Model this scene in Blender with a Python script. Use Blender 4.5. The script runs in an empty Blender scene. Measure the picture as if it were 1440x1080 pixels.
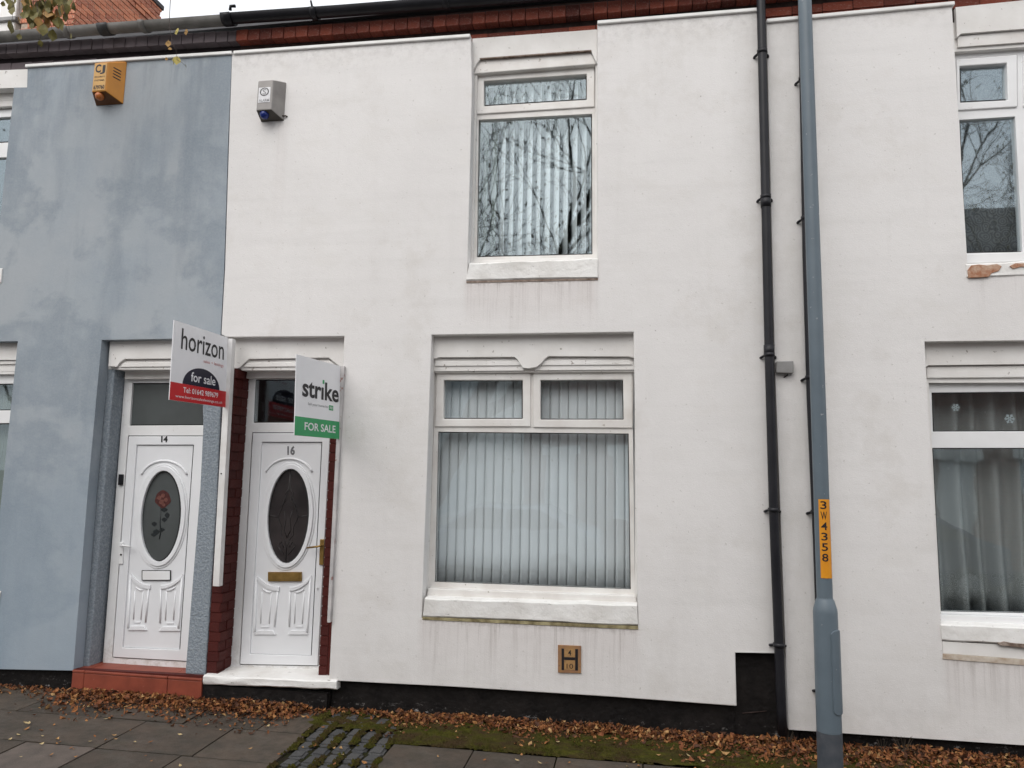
import bpy, bmesh, math, random
from mathutils import Vector, Matrix, noise as mnoise
from mathutils.geometry import tessellate_polygon

sc = bpy.context.scene
COL = sc.collection
R = math.radians
rnd = random.Random(7)

# ------------------------------------------------------------------ camera
F = 1040.0
EX = Vector((0.98664467, 0.16181003, 0.01870348))   # camera right, in world axes
ED = Vector((-0.00203593, 0.12706615, -0.99189216)) # camera down
EF = Vector((-0.16287467, 0.97860703, 0.12569857))  # camera forward
CAM = Vector((0.0, -5.56, 1.8))
cd = bpy.data.cameras.new('camera')
cam = bpy.data.objects.new('camera', cd)
COL.objects.link(cam)
cd.sensor_width = 36.0
cd.lens = F / 1440.0 * 36.0
cd.clip_start = 0.05
cd.clip_end = 2000
mw = Matrix.Identity(4)
for i in range(3):
    mw[i][0] = EX[i]; mw[i][1] = -ED[i]; mw[i][2] = -EF[i]; mw[i][3] = CAM[i]
cam.matrix_world = mw
sc.camera = cam

# ------------------------------------------------------------------ sky, sun, exposure
SUN_EL, SUN_AZ = R(44), R(196)        # azimuth from +Y, clockwise: behind the camera
w = bpy.data.worlds.new('World'); sc.world = w
w.use_nodes = True
nt = w.node_tree
nt.nodes.clear()
sky = nt.nodes.new('ShaderNodeTexSky'); sky.sky_type = 'NISHITA'
sky.sun_disc = False
sky.sun_elevation = SUN_EL; sky.sun_rotation = SUN_AZ
sky.air_density = 1.2; sky.dust_density = 4.0; sky.ozone_density = 1.0
hs = nt.nodes.new('ShaderNodeHueSaturation'); hs.inputs['Saturation'].default_value = 0.30
bg = nt.nodes.new('ShaderNodeBackground'); bg.inputs['Strength'].default_value = 0.15
wo = nt.nodes.new('ShaderNodeOutputWorld')
nt.links.new(sky.outputs[0], hs.inputs['Color'])
mixw = nt.nodes.new('ShaderNodeMix'); mixw.data_type = 'RGBA'; mixw.inputs[0].default_value = 0.65
mixw.inputs[7].default_value = (8.8, 9.0, 9.3, 1)          # even overcast cloud deck
nt.links.new(hs.outputs[0], mixw.inputs[6])
nt.links.new(mixw.outputs[2], bg.inputs['Color'])
nt.links.new(bg.outputs[0], wo.inputs['Surface'])
sd = bpy.data.lights.new('sun', 'SUN'); sd.energy = 1.25; sd.angle = R(60); sd.color = (1.0, 0.96, 0.91)
sun = bpy.data.objects.new('sun', sd); COL.objects.link(sun)
dirv = Vector((math.sin(SUN_AZ) * math.cos(SUN_EL), math.cos(SUN_AZ) * math.cos(SUN_EL), math.sin(SUN_EL)))
sun.rotation_euler = (-dirv).to_track_quat('-Z', 'Y').to_euler()
sun.location = (0, -10, 20)
sc.view_settings.view_transform = 'Standard'
sc.view_settings.look = 'None'
sc.view_settings.exposure = 0.19
sc.view_settings.gamma = 1.0
sc.view_settings.use_curve_mapping = False
try:
    sc.cycles.max_bounces = 8; sc.cycles.transparent_max_bounces = 16
except Exception:
    pass

# ------------------------------------------------------------------ measuring
def ray(px, py):
    a, b = (px - 720.0) / F, (py - 540.0) / F
    return EX * a + ED * b + EF
def P(px, py, Y=0.0):
    r = ray(px, py)
    return CAM + r * ((Y - CAM.y) / r.y)
def zl(pts, Y):
    q = sorted([(P(x, y, Y).x, P(x, y, Y).z) for x, y in pts])
    def fn(x):
        if x <= q[0][0]: return q[0][1]
        for (x0, z0), (x1, z1) in zip(q, q[1:]):
            if x <= x1: return z0 + (z1 - z0) * (x - x0) / (x1 - x0)
        return q[-1][1]
    return fn
GA, GB = 0.02, 0.02
def gz(x, y): return GA + GB * y

# ------------------------------------------------------------------ scene graph
def tag(o, label=None, cat=None, group=None, kind=None):
    if label: o['label'] = label
    if cat: o['category'] = cat
    if group: o['group'] = group
    if kind: o['kind'] = kind
    return o
def thing(name, label, cat, loc=(0, 0, 0), group=None):
    o = bpy.data.objects.new(name, None)
    o.empty_display_size = 0.2
    COL.objects.link(o); o.location = loc
    return tag(o, label, cat, group)
def origin(o):
    v = Vector((0, 0, 0))
    while o is not None:
        v += o.location
        if o.parent is not None: v += o.matrix_parent_inverse.translation
        o = o.parent
    return v
def adopt(o, parent):
    if parent is not None:
        o.parent = parent
        o.matrix_parent_inverse = Matrix.Translation(-origin(parent))
    return o
def link(name, me, mats, parent=None):
    o = bpy.data.objects.new(name, me)
    COL.objects.link(o)
    if mats is not None and len(me.materials) == 0:
        for m in (mats if isinstance(mats, (list, tuple)) else [mats]): me.materials.append(m)
    return adopt(o, parent)
def bev(o, wdt, seg=2, ang=40):
    if wdt > 0:
        m = o.modifiers.new('bevel', 'BEVEL'); m.width = wdt; m.segments = seg
        m.limit_method = 'ANGLE'; m.angle_limit = R(ang); m.harden_normals = False
    return o
def smooth(me):
    for p in me.polygons: p.use_smooth = True
def pydata(name, verts, faces, mats, parent=None, sm=False, mi=None):
    me = bpy.data.meshes.new(name)
    me.from_pydata([tuple(v) for v in verts], [], faces)
    if sm: smooth(me)
    if mi:
        for p, k in zip(me.polygons, mi): p.material_index = k
    me.update()
    return link(name, me, mats, parent)

def prism(loops, off):
    """loops: world-space outlines on one plane (first the outer one, then holes); off: extrusion vector."""
    verts = [v for lp in loops for v in lp]
    n = len(verts)
    tris = tessellate_polygon([[Vector(v) for v in lp] for lp in loops])
    faces = []
    allv = verts + [v + off for v in verts]
    for t in tris:
        a, b, c = [allv[i] for i in t]
        nn = (b - a).cross(c - a)
        t = tuple(t)
        if nn.dot(off) > 0: t = (t[0], t[2], t[1])
        faces.append(t)
        faces.append((t[0] + n, t[2] + n, t[1] + n))
    k = 0
    for lp in loops:
        m = len(lp)
        for i in range(m):
            j = (i + 1) % m
            faces.append((k + i, k + j, k + j + n, k + i + n))
        k += m
    return allv, faces
def fixn(me):
    bm = bmesh.new(); bm.from_mesh(me)
    bmesh.ops.recalc_face_normals(bm, faces=bm.faces)
    bm.to_mesh(me); bm.free()
def slabw(name, loops, y1, mat, parent=None, bevel=0.0, seg=2):
    """outline(s) in world points on a plane facing the street, pushed back to depth y1."""
    y0 = loops[0][0].y
    v, f = prism(loops, Vector((0, y1 - y0, 0)))
    o = pydata(name, v, f, mat, parent)
    fixn(o.data)
    return bev(o, bevel, seg)
def slab(name, loops, y0, y1, mat, parent=None, bevel=0.0, seg=2):
    if not isinstance(loops[0][0], (tuple, list)): loops = [loops]
    return slabw(name, [[P(x, y, y0) for x, y in lp] for lp in loops], y1, mat, parent, bevel, seg)
def box(name, x0, x1, y0, y1, z0, z1, mat, parent=None, bevel=0.0, seg=2):
    v = [(x, y, z) for x in (x0, x1) for y in (y0, y1) for z in (z0, z1)]
    f = [(0, 1, 3, 2), (4, 6, 7, 5), (0, 4, 5, 1), (2, 3, 7, 6), (0, 2, 6, 4), (1, 5, 7, 3)]
    o = pydata(name, v, f, mat, parent)
    return bev(o, bevel, seg)
def tube_geo(pts, rad, seg=8, cap=True, flat=None):
    pts = [Vector(p) for p in pts]
    if not isinstance(rad, (list, tuple)): rad = [rad] * len(pts)
    V, Fc = [], []
    up = None
    for i, p in enumerate(pts):
        t = (pts[min(i + 1, len(pts) - 1)] - pts[max(i - 1, 0)]).normalized()
        if up is None:
            up = Vector((0, 0, 1)) if abs(t.z) < 0.9 else Vector((0, -1, 0))
        s = t.cross(up).normalized(); up = s.cross(t).normalized()
        for k in range(seg):
            a = 2 * math.pi * k / seg
            V.append(p + (s * math.cos(a) + up * math.sin(a)) * rad[i])
    for i in range(len(pts) - 1):
        for k in range(seg):
            k2 = (k + 1) % seg
            Fc.append((i * seg + k, i * seg + k2, (i + 1) * seg + k2, (i + 1) * seg + k))
    if cap:
        Fc.append(tuple(range(seg))[::-1])
        Fc.append(tuple((len(pts) - 1) * seg + k for k in range(seg)))
    return V, Fc
def tube(name, pts, rad, mat, parent=None, seg=10, sm=True):
    v, f = tube_geo(pts, rad, seg)
    o = pydata(name, v, f, mat, parent, sm=sm)
    fix = bmesh.new(); fix.from_mesh(o.data); bmesh.ops.recalc_face_normals(fix, faces=fix.faces); fix.to_mesh(o.data); fix.free()
    return o
def join_geo(name, parts, mats, parent=None, sm=False, mis=None):
    V, Fc, MI = [], [], []
    for i, (v, f) in enumerate(parts):
        n = len(V); V += [Vector(q) for q in v]
        Fc += [tuple(j + n for j in fc) for fc in f]
        MI += [(mis[i] if mis else 0)] * len(f)
    o = pydata(name, V, Fc, mats, parent, sm=sm, mi=MI)
    b = bmesh.new(); b.from_mesh(o.data); bmesh.ops.recalc_face_normals(b, faces=b.faces); b.to_mesh(o.data); b.free()
    return o
def box_geo(x0, x1, y0, y1, z0, z1):
    v = [Vector((x, y, z)) for x in (x0, x1) for y in (y0, y1) for z in (z0, z1)]
    f = [(0, 1, 3, 2), (4, 6, 7, 5), (0, 4, 5, 1), (2, 3, 7, 6), (0, 2, 6, 4), (1, 5, 7, 3)]
    return v, f
def lathe(name, prof, cx, cy, mat, parent=None, seg=32):
    V, Fc = [], []
    for r, z in prof:
        for k in range(seg):
            a = 2 * math.pi * k / seg
            V.append((cx + r * math.cos(a), cy + r * math.sin(a), z))
    for i in range(len(prof) - 1):
        for k in range(seg):
            k2 = (k + 1) % seg
            Fc.append((i * seg + k, i * seg + k2, (i + 1) * seg + k2, (i + 1) * seg + k))
    Fc.append(tuple(range(seg))[::-1]); Fc.append(tuple((len(prof) - 1) * seg + k for k in range(seg)))
    o = pydata(name, V, Fc, mat, parent, sm=True)
    m = o.modifiers.new('edge', 'EDGE_SPLIT'); m.split_angle = R(50)
    return o

def text_geo(s, bold=0.0):
    cu = bpy.data.curves.new('lettering', 'FONT'); cu.body = s; cu.resolution_u = 3; cu.offset = bold
    ob = bpy.data.objects.new('lettering', cu); COL.objects.link(ob)
    dg = bpy.context.evaluated_depsgraph_get(); dg.update()
    me = bpy.data.meshes.new_from_object(ob.evaluated_get(dg))
    vs = [v.co.copy() for v in me.vertices]; fs = [tuple(p.vertices) for p in me.polygons]
    bpy.data.objects.remove(ob); bpy.data.curves.remove(cu); bpy.data.meshes.remove(me)
    xs = [v.x for v in vs]; ys = [v.y for v in vs]
    x0, x1, y0, y1 = min(xs), max(xs), min(ys), max(ys)
    return [((v.x - x0) / (x1 - x0), (v.y - y0) / (y1 - y0)) for v in vs], fs
def finely(uv, fs, cuts=5):
    bm = bmesh.new(); vv = [bm.verts.new((a, b, 0)) for a, b in uv]
    for f in fs:
        try: bm.faces.new([vv[i] for i in f])
        except ValueError: pass
    bmesh.ops.triangulate(bm, faces=bm.faces)
    bmesh.ops.subdivide_edges(bm, edges=bm.edges, cuts=cuts, use_grid_fill=True)
    bm.verts.index_update()
    o = [(v.co.x, v.co.y) for v in bm.verts], [tuple(v.index for v in f.verts) for f in bm.faces]
    bm.free(); return o
def lettering(s, place, u0, u1, v0, v1, mat, parent, bold=0.0, name='lettering', fine=False):
    uv, fs = text_geo(s, bold)
    if fine: uv, fs = finely(uv, fs)
    return pydata(name, [place(u0 + a * (u1 - u0), v0 + b * (v1 - v0)) for a, b in uv], fs, mat, parent)

# ------------------------------------------------------------------ materials
class Mt:
    def __init__(s, name, rough=0.6, spec=0.4, metal=0.0):
        s.m = bpy.data.materials.new(name); s.m.use_nodes = True
        s.t = s.m.node_tree; s.b = s.t.nodes['Principled BSDF']
        s.b.inputs['Roughness'].default_value = rough
        s.b.inputs['Specular IOR Level'].default_value = spec
        s.b.inputs['Metallic'].default_value = metal
        s.co = s.t.nodes.new('ShaderNodeTexCoord').outputs['Object']
    def n(s, k): return s.t.nodes.new(k)
    def put(s, inp, v):
        if hasattr(v, 'is_output'): s.t.links.new(v, inp)
        elif isinstance(v, (tuple, list)) and len(v) == 3 and inp.type == 'RGBA': inp.default_value = (*v, 1)
        else: inp.default_value = v
    def map(s, scale=(1, 1, 1), loc=(0, 0, 0), rot=(0, 0, 0), vec=None):
        k = s.n('ShaderNodeMapping'); s.put(k.inputs[0], vec or s.co)
        k.inputs['Scale'].default_value = scale; k.inputs['Location'].default_value = loc; k.inputs['Rotation'].default_value = rot
        return k.outputs[0]
    def noise(s, scale, detail=4, rough=0.55, vec=None, dist=0.0):
        k = s.n('ShaderNodeTexNoise'); s.put(k.inputs['Vector'], vec or s.co)
        k.inputs['Scale'].default_value = scale; k.inputs['Detail'].default_value = detail
        k.inputs['Roughness'].default_value = rough; k.inputs['Distortion'].default_value = dist
        return k.outputs['Fac']
    def voro(s, scale, vec=None, out='Distance', feat='F1'):
        k = s.n('ShaderNodeTexVoronoi'); s.put(k.inputs['Vector'], vec or s.co); k.feature = feat
        k.inputs['Scale'].default_value = scale
        return k.outputs[out]
    def ramp(s, f, a, b, lo=0.0, hi=1.0):
        k = s.n('ShaderNodeMapRange'); s.put(k.inputs[0], f)
        k.inputs[1].default_value = a; k.inputs[2].default_value = b; k.inputs[3].default_value = lo; k.inputs[4].default_value = hi
        return k.outputs[0]
    def math(s, op, a, b=0.0):
        k = s.n('ShaderNodeMath'); k.operation = op; s.put(k.inputs[0], a); s.put(k.inputs[1], b)
        return k.outputs[0]
    def mix(s, f, a, b, mode='MIX'):
        k = s.n('ShaderNodeMix'); k.data_type = 'RGBA'; k.blend_type = mode
        s.put(k.inputs[0], f); s.put(k.inputs[6], a); s.put(k.inputs[7], b)
        return k.outputs[2]
    def xyz(s):
        k = s.n('ShaderNodeSeparateXYZ'); s.put(k.inputs[0], s.co); return k.outputs
    def rand(s): return s.n('ShaderNodeObjectInfo').outputs['Random']
    def bump(s, h, strength=0.3, dist=0.01):
        k = s.n('ShaderNodeBump'); s.put(k.inputs['Height'], h)
        k.inputs['Strength'].default_value = strength; k.inputs['Distance'].default_value = dist
        s.t.links.new(k.outputs[0], s.b.inputs['Normal'])
    def col(s, c): s.put(s.b.inputs['Base Color'], c); return s
    def rgh(s, c): s.put(s.b.inputs['Roughness'], c); return s

def simple(name, a, b=None, scale=6, rough=0.55, spec=0.4, metal=0.0, bump=0.0, bscale=60, bdist=0.004, lo=0.35, hi=0.65, speck=None):
    m = Mt(name, rough, spec, metal)
    c = m.mix(m.ramp(m.noise(scale, 5), lo, hi), a, b or tuple(x * 0.85 for x in a))
    if speck:
        c = m.mix(m.ramp(m.noise(speck[0], 3), speck[1], speck[1] + 0.06), c, speck[2])
    m.col(c)
    if bump: m.bump(m.noise(bscale, 4), bump, bdist)
    return m.m
def window_range(m, x, a, b, soft=0.03):
    return m.math('MULTIPLY', m.ramp(x, a - soft, a + soft), m.ramp(x, b + soft, b - soft))
def white_wall(name, zones, base=(0.765, 0.747, 0.735), dark=(0.672, 0.654, 0.642)):
    """painted render; zones = (x0, x1, ztop, length, strength): rain streaks below a ledge."""
    m = Mt(name, 0.85, 0.2)
    X, Y, Z = m.xyz()
    big = m.ramp(m.noise(0.9, 5, 0.6), 0.35, 0.7)
    c = m.mix(m.math('MULTIPLY', big, 0.55), base, dark)
    c = m.mix(m.ramp(m.noise(2.7, 6, 0.65, vec=m.map((1, 1, 1.6), (3, 1, 7))), 0.52, 0.75, 0, 0.35), c, (0.66, 0.635, 0.60))
    hz = m.noise(1.0, 3, 0.6, vec=m.map((0.6, 1, 9)))       # faint horizontal trowel bands
    c = m.mix(m.ramp(hz, 0.5, 0.75, 0, 0.22), c, (0.60, 0.585, 0.57))
    gr = m.ramp(m.noise(75, 5, 0.75), 0.50, 0.74, 0, 0.17)                           # gritty grain of the coating
    c = m.mix(gr, c, (0.50, 0.475, 0.45))
    pt = m.ramp(m.noise(1.7, 6, 0.7, vec=m.map((1, 1, 1), (6, 2, 1))), 0.56, 0.66, 0, 0.30)
    c = m.mix(pt, c, (0.60, 0.57, 0.535))
    nick = m.ramp(m.voro(5.5, out='Distance'), 0.035, 0.02, 0, 0.6)                    # chips and fly spots
    c = m.mix(m.math('MULTIPLY', nick, m.ramp(m.noise(3.0, 2), 0.5, 0.56)), c, (0.25, 0.22, 0.20))
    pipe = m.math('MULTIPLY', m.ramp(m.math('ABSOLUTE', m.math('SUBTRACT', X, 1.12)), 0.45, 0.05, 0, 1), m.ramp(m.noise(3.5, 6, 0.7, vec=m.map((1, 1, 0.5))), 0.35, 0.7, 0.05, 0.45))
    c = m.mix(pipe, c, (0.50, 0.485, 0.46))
    sp = m.ramp(m.noise(38, 2, 0.5), 0.68, 0.74, 0, 0.45)
    c = m.mix(sp, c, (0.42, 0.40, 0.37))
    lv = m.ramp(m.noise(1.0, 4, 0.6, vec=m.map((6, 6, 0.5))), 0.55, 0.8, 0, 0.12)   # long faint runs
    c = m.mix(lv, c, (0.50, 0.48, 0.45))
    st1 = m.noise(1.0, 4, 0.7, vec=m.map((26, 26, 0.8)))
    st2 = m.noise(1.0, 2, 0.6, vec=m.map((70, 70, 2.2), (5, 0, 0)))
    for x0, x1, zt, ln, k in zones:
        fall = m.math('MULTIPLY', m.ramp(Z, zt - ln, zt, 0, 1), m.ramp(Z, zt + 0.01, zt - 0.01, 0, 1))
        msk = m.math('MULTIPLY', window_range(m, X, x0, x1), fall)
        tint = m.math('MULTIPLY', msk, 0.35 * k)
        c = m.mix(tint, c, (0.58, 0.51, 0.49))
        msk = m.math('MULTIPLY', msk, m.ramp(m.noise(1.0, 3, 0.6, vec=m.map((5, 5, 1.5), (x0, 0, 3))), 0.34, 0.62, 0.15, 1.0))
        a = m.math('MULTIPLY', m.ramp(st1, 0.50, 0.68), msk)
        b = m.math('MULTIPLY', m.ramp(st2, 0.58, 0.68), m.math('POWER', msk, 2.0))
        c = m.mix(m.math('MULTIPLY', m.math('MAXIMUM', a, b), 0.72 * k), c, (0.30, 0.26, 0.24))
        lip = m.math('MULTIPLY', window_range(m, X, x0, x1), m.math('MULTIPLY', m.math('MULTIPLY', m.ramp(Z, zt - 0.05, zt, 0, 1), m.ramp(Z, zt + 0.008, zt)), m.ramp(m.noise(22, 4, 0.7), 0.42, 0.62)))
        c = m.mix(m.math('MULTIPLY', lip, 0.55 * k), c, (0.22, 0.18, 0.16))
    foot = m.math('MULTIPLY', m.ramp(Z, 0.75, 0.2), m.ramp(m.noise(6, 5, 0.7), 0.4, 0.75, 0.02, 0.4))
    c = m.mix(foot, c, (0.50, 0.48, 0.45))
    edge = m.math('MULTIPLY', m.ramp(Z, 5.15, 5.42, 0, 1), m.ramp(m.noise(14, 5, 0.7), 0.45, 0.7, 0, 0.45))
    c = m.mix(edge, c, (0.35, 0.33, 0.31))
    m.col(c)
    h = m.math('ADD', m.math('MULTIPLY', m.noise(110, 4, 0.7), 1.2), m.math('MULTIPLY', m.noise(7, 5, 0.6), 2.6))
    m.bump(h, 0.30, 0.005)
    return m.m

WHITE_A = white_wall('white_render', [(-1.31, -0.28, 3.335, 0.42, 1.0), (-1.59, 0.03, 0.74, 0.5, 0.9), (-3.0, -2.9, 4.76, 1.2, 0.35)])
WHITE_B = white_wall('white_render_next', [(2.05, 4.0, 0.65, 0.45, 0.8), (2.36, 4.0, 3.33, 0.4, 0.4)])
def blue_wall():
    m = Mt('blue_render', 0.85, 0.2)
    X, Y, Z = m.xyz()
    a, b, d = (0.305, 0.345, 0.385), (0.365, 0.392, 0.418), (0.225, 0.262, 0.30)
    n1 = m.noise(0.9, 7, 0.62, vec=m.map((1, 1, 0.8), (4, 0, 2)), dist=0.1)
    c = m.mix(m.ramp(n1, 0.42, 0.60), a, b)
    n2 = m.noise(1.0, 5, 0.55, vec=m.map((2.2, 1, 0.5), (9, 0, 0)))
    c = m.mix(m.ramp(n2, 0.50, 0.62, 0, 0.7), c, d)
    n3 = m.noise(1.4, 4, 0.5, vec=m.map((1.3, 1, 0.9), (2, 0, 11)), dist=0.1)
    c = m.mix(m.ramp(n3, 0.50, 0.62, 0, 0.45), c, (0.37, 0.40, 0.425))
    n5 = m.noise(1.1, 6, 0.6, vec=m.map((1, 1, 1.2), (7, 5, 3)), dist=0.15)
    c = m.mix(m.math('MULTIPLY', m.ramp(n5, 0.47, 0.545), m.ramp(n5, 0.66, 0.545, 0, 0.62)), c, (0.215, 0.255, 0.295))
    c = m.mix(m.ramp(m.noise(55, 4, 0.7), 0.4, 0.72, 0, 0.30), c, (0.40, 0.43, 0.45))
    c = m.mix(m.ramp(m.noise(1.0, 4, 0.6, vec=m.map((9, 9, 0.7), (2, 2, 1))), 0.52, 0.75, 0, 0.22), c, (0.39, 0.425, 0.45))
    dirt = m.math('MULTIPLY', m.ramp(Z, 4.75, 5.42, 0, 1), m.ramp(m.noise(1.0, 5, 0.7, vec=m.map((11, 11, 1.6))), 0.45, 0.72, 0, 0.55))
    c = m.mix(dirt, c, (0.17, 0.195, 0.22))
    n4 = m.noise(5, 6, 0.7)
    c = m.mix(m.ramp(n4, 0.55, 0.75, 0, 0.25), c, (0.38, 0.42, 0.45))
    c = m.mix(m.math('MULTIPLY', m.ramp(Z, 2.6, 0.4, 0, 0.55), 1.0), c, (0.27, 0.345, 0.42))
    m.col(c)
    m.bump(m.math('ADD', m.noise(150, 3), m.math('MULTIPLY', m.noise(8, 4), 2.5)), 0.35, 0.004)
    return m.m
BLUE = blue_wall()
def pebble():
    m = Mt('blue_roughcast', 0.8, 0.3)
    m.col(m.mix(m.ramp(m.noise(60, 3), 0.4, 0.65), (0.215, 0.25, 0.285), (0.30, 0.335, 0.37)))
    m.bump(m.noise(60, 3, 0.55), 0.9, 0.012)
    return m.m
PEBBLE = pebble()
def pitch_black():
    m = Mt('black_plinth_paint', 0.6, 0.2)
    c = m.mix(m.ramp(m.noise(9, 6, 0.7), 0.4, 0.75), (0.006, 0.005, 0.005), (0.018, 0.015, 0.014))
    c = m.mix(m.ramp(m.noise(16, 5, 0.75, vec=m.map((1, 1, 1.5), (3, 3, 3))), 0.66, 0.75, 0, 0.5), c, (0.12, 0.10, 0.095))
    X, Y, Z = m.xyz()
    salt = m.math('MULTIPLY', m.ramp(Z, 0.13, 0.05), m.ramp(m.noise(13, 6, 0.8, vec=m.map((1, 1, 2), (1, 7, 0))), 0.58, 0.66, 0, 0.75))
    c = m.mix(salt, c, (0.38, 0.36, 0.35))
    m.col(c); m.bump(m.noise(30, 5), 0.7, 0.012)
    return m.m
BLACKP = pitch_black()
STONE = simple('white_painted_stone', (0.80, 0.785, 0.765), (0.72, 0.70, 0.675), 4, 0.7, 0.25, bump=0.35, bscale=35, bdist=0.004, speck=(26, 0.66, (0.36, 0.33, 0.30)))
def sill_white():
    m = Mt('weathered_white_sill', 0.7, 0.25)
    c = m.mix(m.ramp(m.noise(5, 5), 0.4, 0.7), (0.80, 0.79, 0.77), (0.68, 0.66, 0.63))
    c = m.mix(m.ramp(m.noise(1, 6, 0.75, vec=m.map((12, 12, 30))), 0.62, 0.70, 0, 0.8), c, (0.16, 0.13, 0.11))
    m.col(c); m.bump(m.noise(18, 5), 0.6, 0.012); return m.m
SILL = sill_white()
def upvc():
    m = Mt('white_upvc', 0.32, 0.5)
    X, Y, Z = m.xyz()
    c = m.mix(m.ramp(m.noise(3, 5), 0.35, 0.65), (0.81, 0.815, 0.82), (0.75, 0.75, 0.75))
    c = m.mix(m.ramp(m.noise(26, 4, 0.7), 0.64, 0.74, 0, 0.6), c, (0.50, 0.46, 0.41))
    c = m.mix(m.math('MULTIPLY', m.ramp(Z, 0.55, 0.2, 0, 1), m.ramp(m.noise(11, 5, 0.75), 0.45, 0.68, 0, 0.7)), c, (0.42, 0.38, 0.33))
    m.col(c); return m.m
UPVC = upvc()
UPVC_OLD = simple('aged_white_upvc', (0.76, 0.745, 0.72), (0.66, 0.63, 0.60), 5, 0.4, 0.45, speck=(26, 0.68, (0.40, 0.36, 0.32)))
GRIME = (0.42, 0.39, 0.35)
DOORW = simple('white_door_skin', (0.79, 0.80, 0.82), (0.75, 0.76, 0.78), 3, 0.33, 0.5)
GASKET = simple('black_gasket', (0.012, 0.012, 0.013), None, 5, 0.6)
TRIM = simple('white_plastic_trim', (0.82, 0.815, 0.80), (0.72, 0.71, 0.69), 5, 0.45)
ROT_SHADE = simple('brown_rot_and_shade', (0.16, 0.115, 0.09), (0.34, 0.28, 0.24), 22, 0.9, 0.1, bump=0.6)
MOSSY = simple('mossy_ledge', (0.42, 0.37, 0.22), (0.16, 0.13, 0.07), 14, 0.9, 0.1, bump=0.6, bscale=60)
BROWNL = simple('brown_ledge', (0.40, 0.31, 0.23), (0.58, 0.52, 0.45), 16, 0.9, 0.1, bump=0.6, bscale=60)
def glass_mat(name='window_glass', refl=0.060):
    m = bpy.data.materials.new(name); m.use_nodes = True
    t = m.node_tree; t.nodes.clear()
    out = t.nodes.new('ShaderNodeOutputMaterial'); mx = t.nodes.new('ShaderNodeMixShader')
    tr = t.nodes.new('ShaderNodeBsdfTransparent'); tr.inputs[0].default_value = (0.95, 0.968, 0.972, 1)
    gl = t.nodes.new('ShaderNodeBsdfGlossy'); gl.inputs['Roughness'].default_value = 0.022
    gl.inputs['Color'].default_value = (0.80, 0.93, 1.0, 1)
    lw = t.nodes.new('ShaderNodeLayerWeight'); lw.inputs[0].default_value = 0.5
    pw = t.nodes.new('ShaderNodeMath'); pw.operation = 'POWER'; pw.inputs[1].default_value = 5
    ma = t.nodes.new('ShaderNodeMath'); ma.operation = 'MULTIPLY_ADD'; ma.inputs[1].default_value = 0.85; ma.inputs[2].default_value = refl
    tc = t.nodes.new('ShaderNodeTexCoord'); no = t.nodes.new('ShaderNodeTexNoise'); no.inputs['Scale'].default_value = 2.2; no.inputs['Detail'].default_value = 2
    bp = t.nodes.new('ShaderNodeBump'); bp.inputs['Strength'].default_value = 0.07; bp.inputs['Distance'].default_value = 0.02
    L = t.links.new
    L(tc.outputs['Object'], no.inputs['Vector']); L(no.outputs['Fac'], bp.inputs['Height']); L(bp.outputs[0], gl.inputs['Normal'])
    L(lw.outputs['Facing'], pw.inputs[0]); L(pw.outputs[0], ma.inputs[0]); L(ma.outputs[0], mx.inputs[0])
    L(tr.outputs[0], mx.inputs[1]); L(gl.outputs[0], mx.inputs[2]); L(mx.outputs[0], out.inputs['Surface'])
    return m
GLASS = glass_mat()
GLASS_L = glass_mat('raised_reflection_glass', 0.085)  # same glass, reflectance raised so the mirrored street shows more
GLASS_R = glass_mat('strong_reflection_glass', 0.15)  # same glass, reflectance raised further to brighten the mirrored sky in upper panes
OBSC = simple('obscured_grey_glass', (0.085, 0.095, 0.095), (0.065, 0.072, 0.072), 2, 0.22, 0.5, bump=0.05, bscale=120)
OBSC_D = simple('dark_brown_obscured_glass', (0.040, 0.034, 0.034), (0.020, 0.017, 0.018), 5, 0.2, 0.5, bump=0.25, bscale=60)
LEAD = simple('dull_lead_came', (0.06, 0.055, 0.055), None, 8, 0.45, 0.5, 0.5)
ROSE_R = simple('red_glass_film', (0.085, 0.026, 0.022), (0.05, 0.016, 0.016), 40, 0.35)
ROSE_P = simple('pale_red_glass_film', (0.17, 0.07, 0.055), (0.12, 0.045, 0.036), 40, 0.35)
ROSE_D = simple('dark_leaf_glass_film', (0.018, 0.022, 0.024), None, 30, 0.35)
GOLD = simple('worn_brass', (0.38, 0.24, 0.075), (0.27, 0.17, 0.05), 20, 0.42, 0.5, 0.75)
BLACKPL = simple('black_plastic_pipe', (0.010, 0.010, 0.013), (0.018, 0.018, 0.022), 4, 0.42, 0.3)
GUTG = simple('weathered_grey_gutter', (0.26, 0.25, 0.235), (0.15, 0.145, 0.135), 5, 0.6, 0.3, bump=0.2)
GREYBOX = simple('grey_junction_plastic', (0.27, 0.265, 0.26), (0.22, 0.215, 0.21), 9, 0.5)
def bricks(name, a, b, mortar_dust, rough=0.85, k=0.4, cov=0.55):
    m = Mt(name, rough, 0.2)
    c = m.mix(m.rand(), a, b)
    c = m.mix(m.ramp(m.noise(14, 5, 0.7), 0.35, 0.75, 0, 0.6), c, tuple(x * 0.5 for x in a))
    c = m.mix(m.ramp(m.noise(7, 6, 0.75, vec=m.map((1.4, 1, 1), (1, 5, 9))), cov, cov + 0.16, 0, k), c, mortar_dust)
    m.col(c); m.bump(m.noise(45, 5), 0.6, 0.008)
    return m.m
BRICK_RED = bricks('red_eaves_brick', (0.29, 0.075, 0.046), (0.085, 0.028, 0.024), (0.36, 0.28, 0.25), k=0.5, cov=0.54)
BRICK_DK = bricks('grey_painted_brick', (0.21, 0.175, 0.185), (0.145, 0.12, 0.128), (0.14, 0.12, 0.12), k=0.3)
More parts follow.
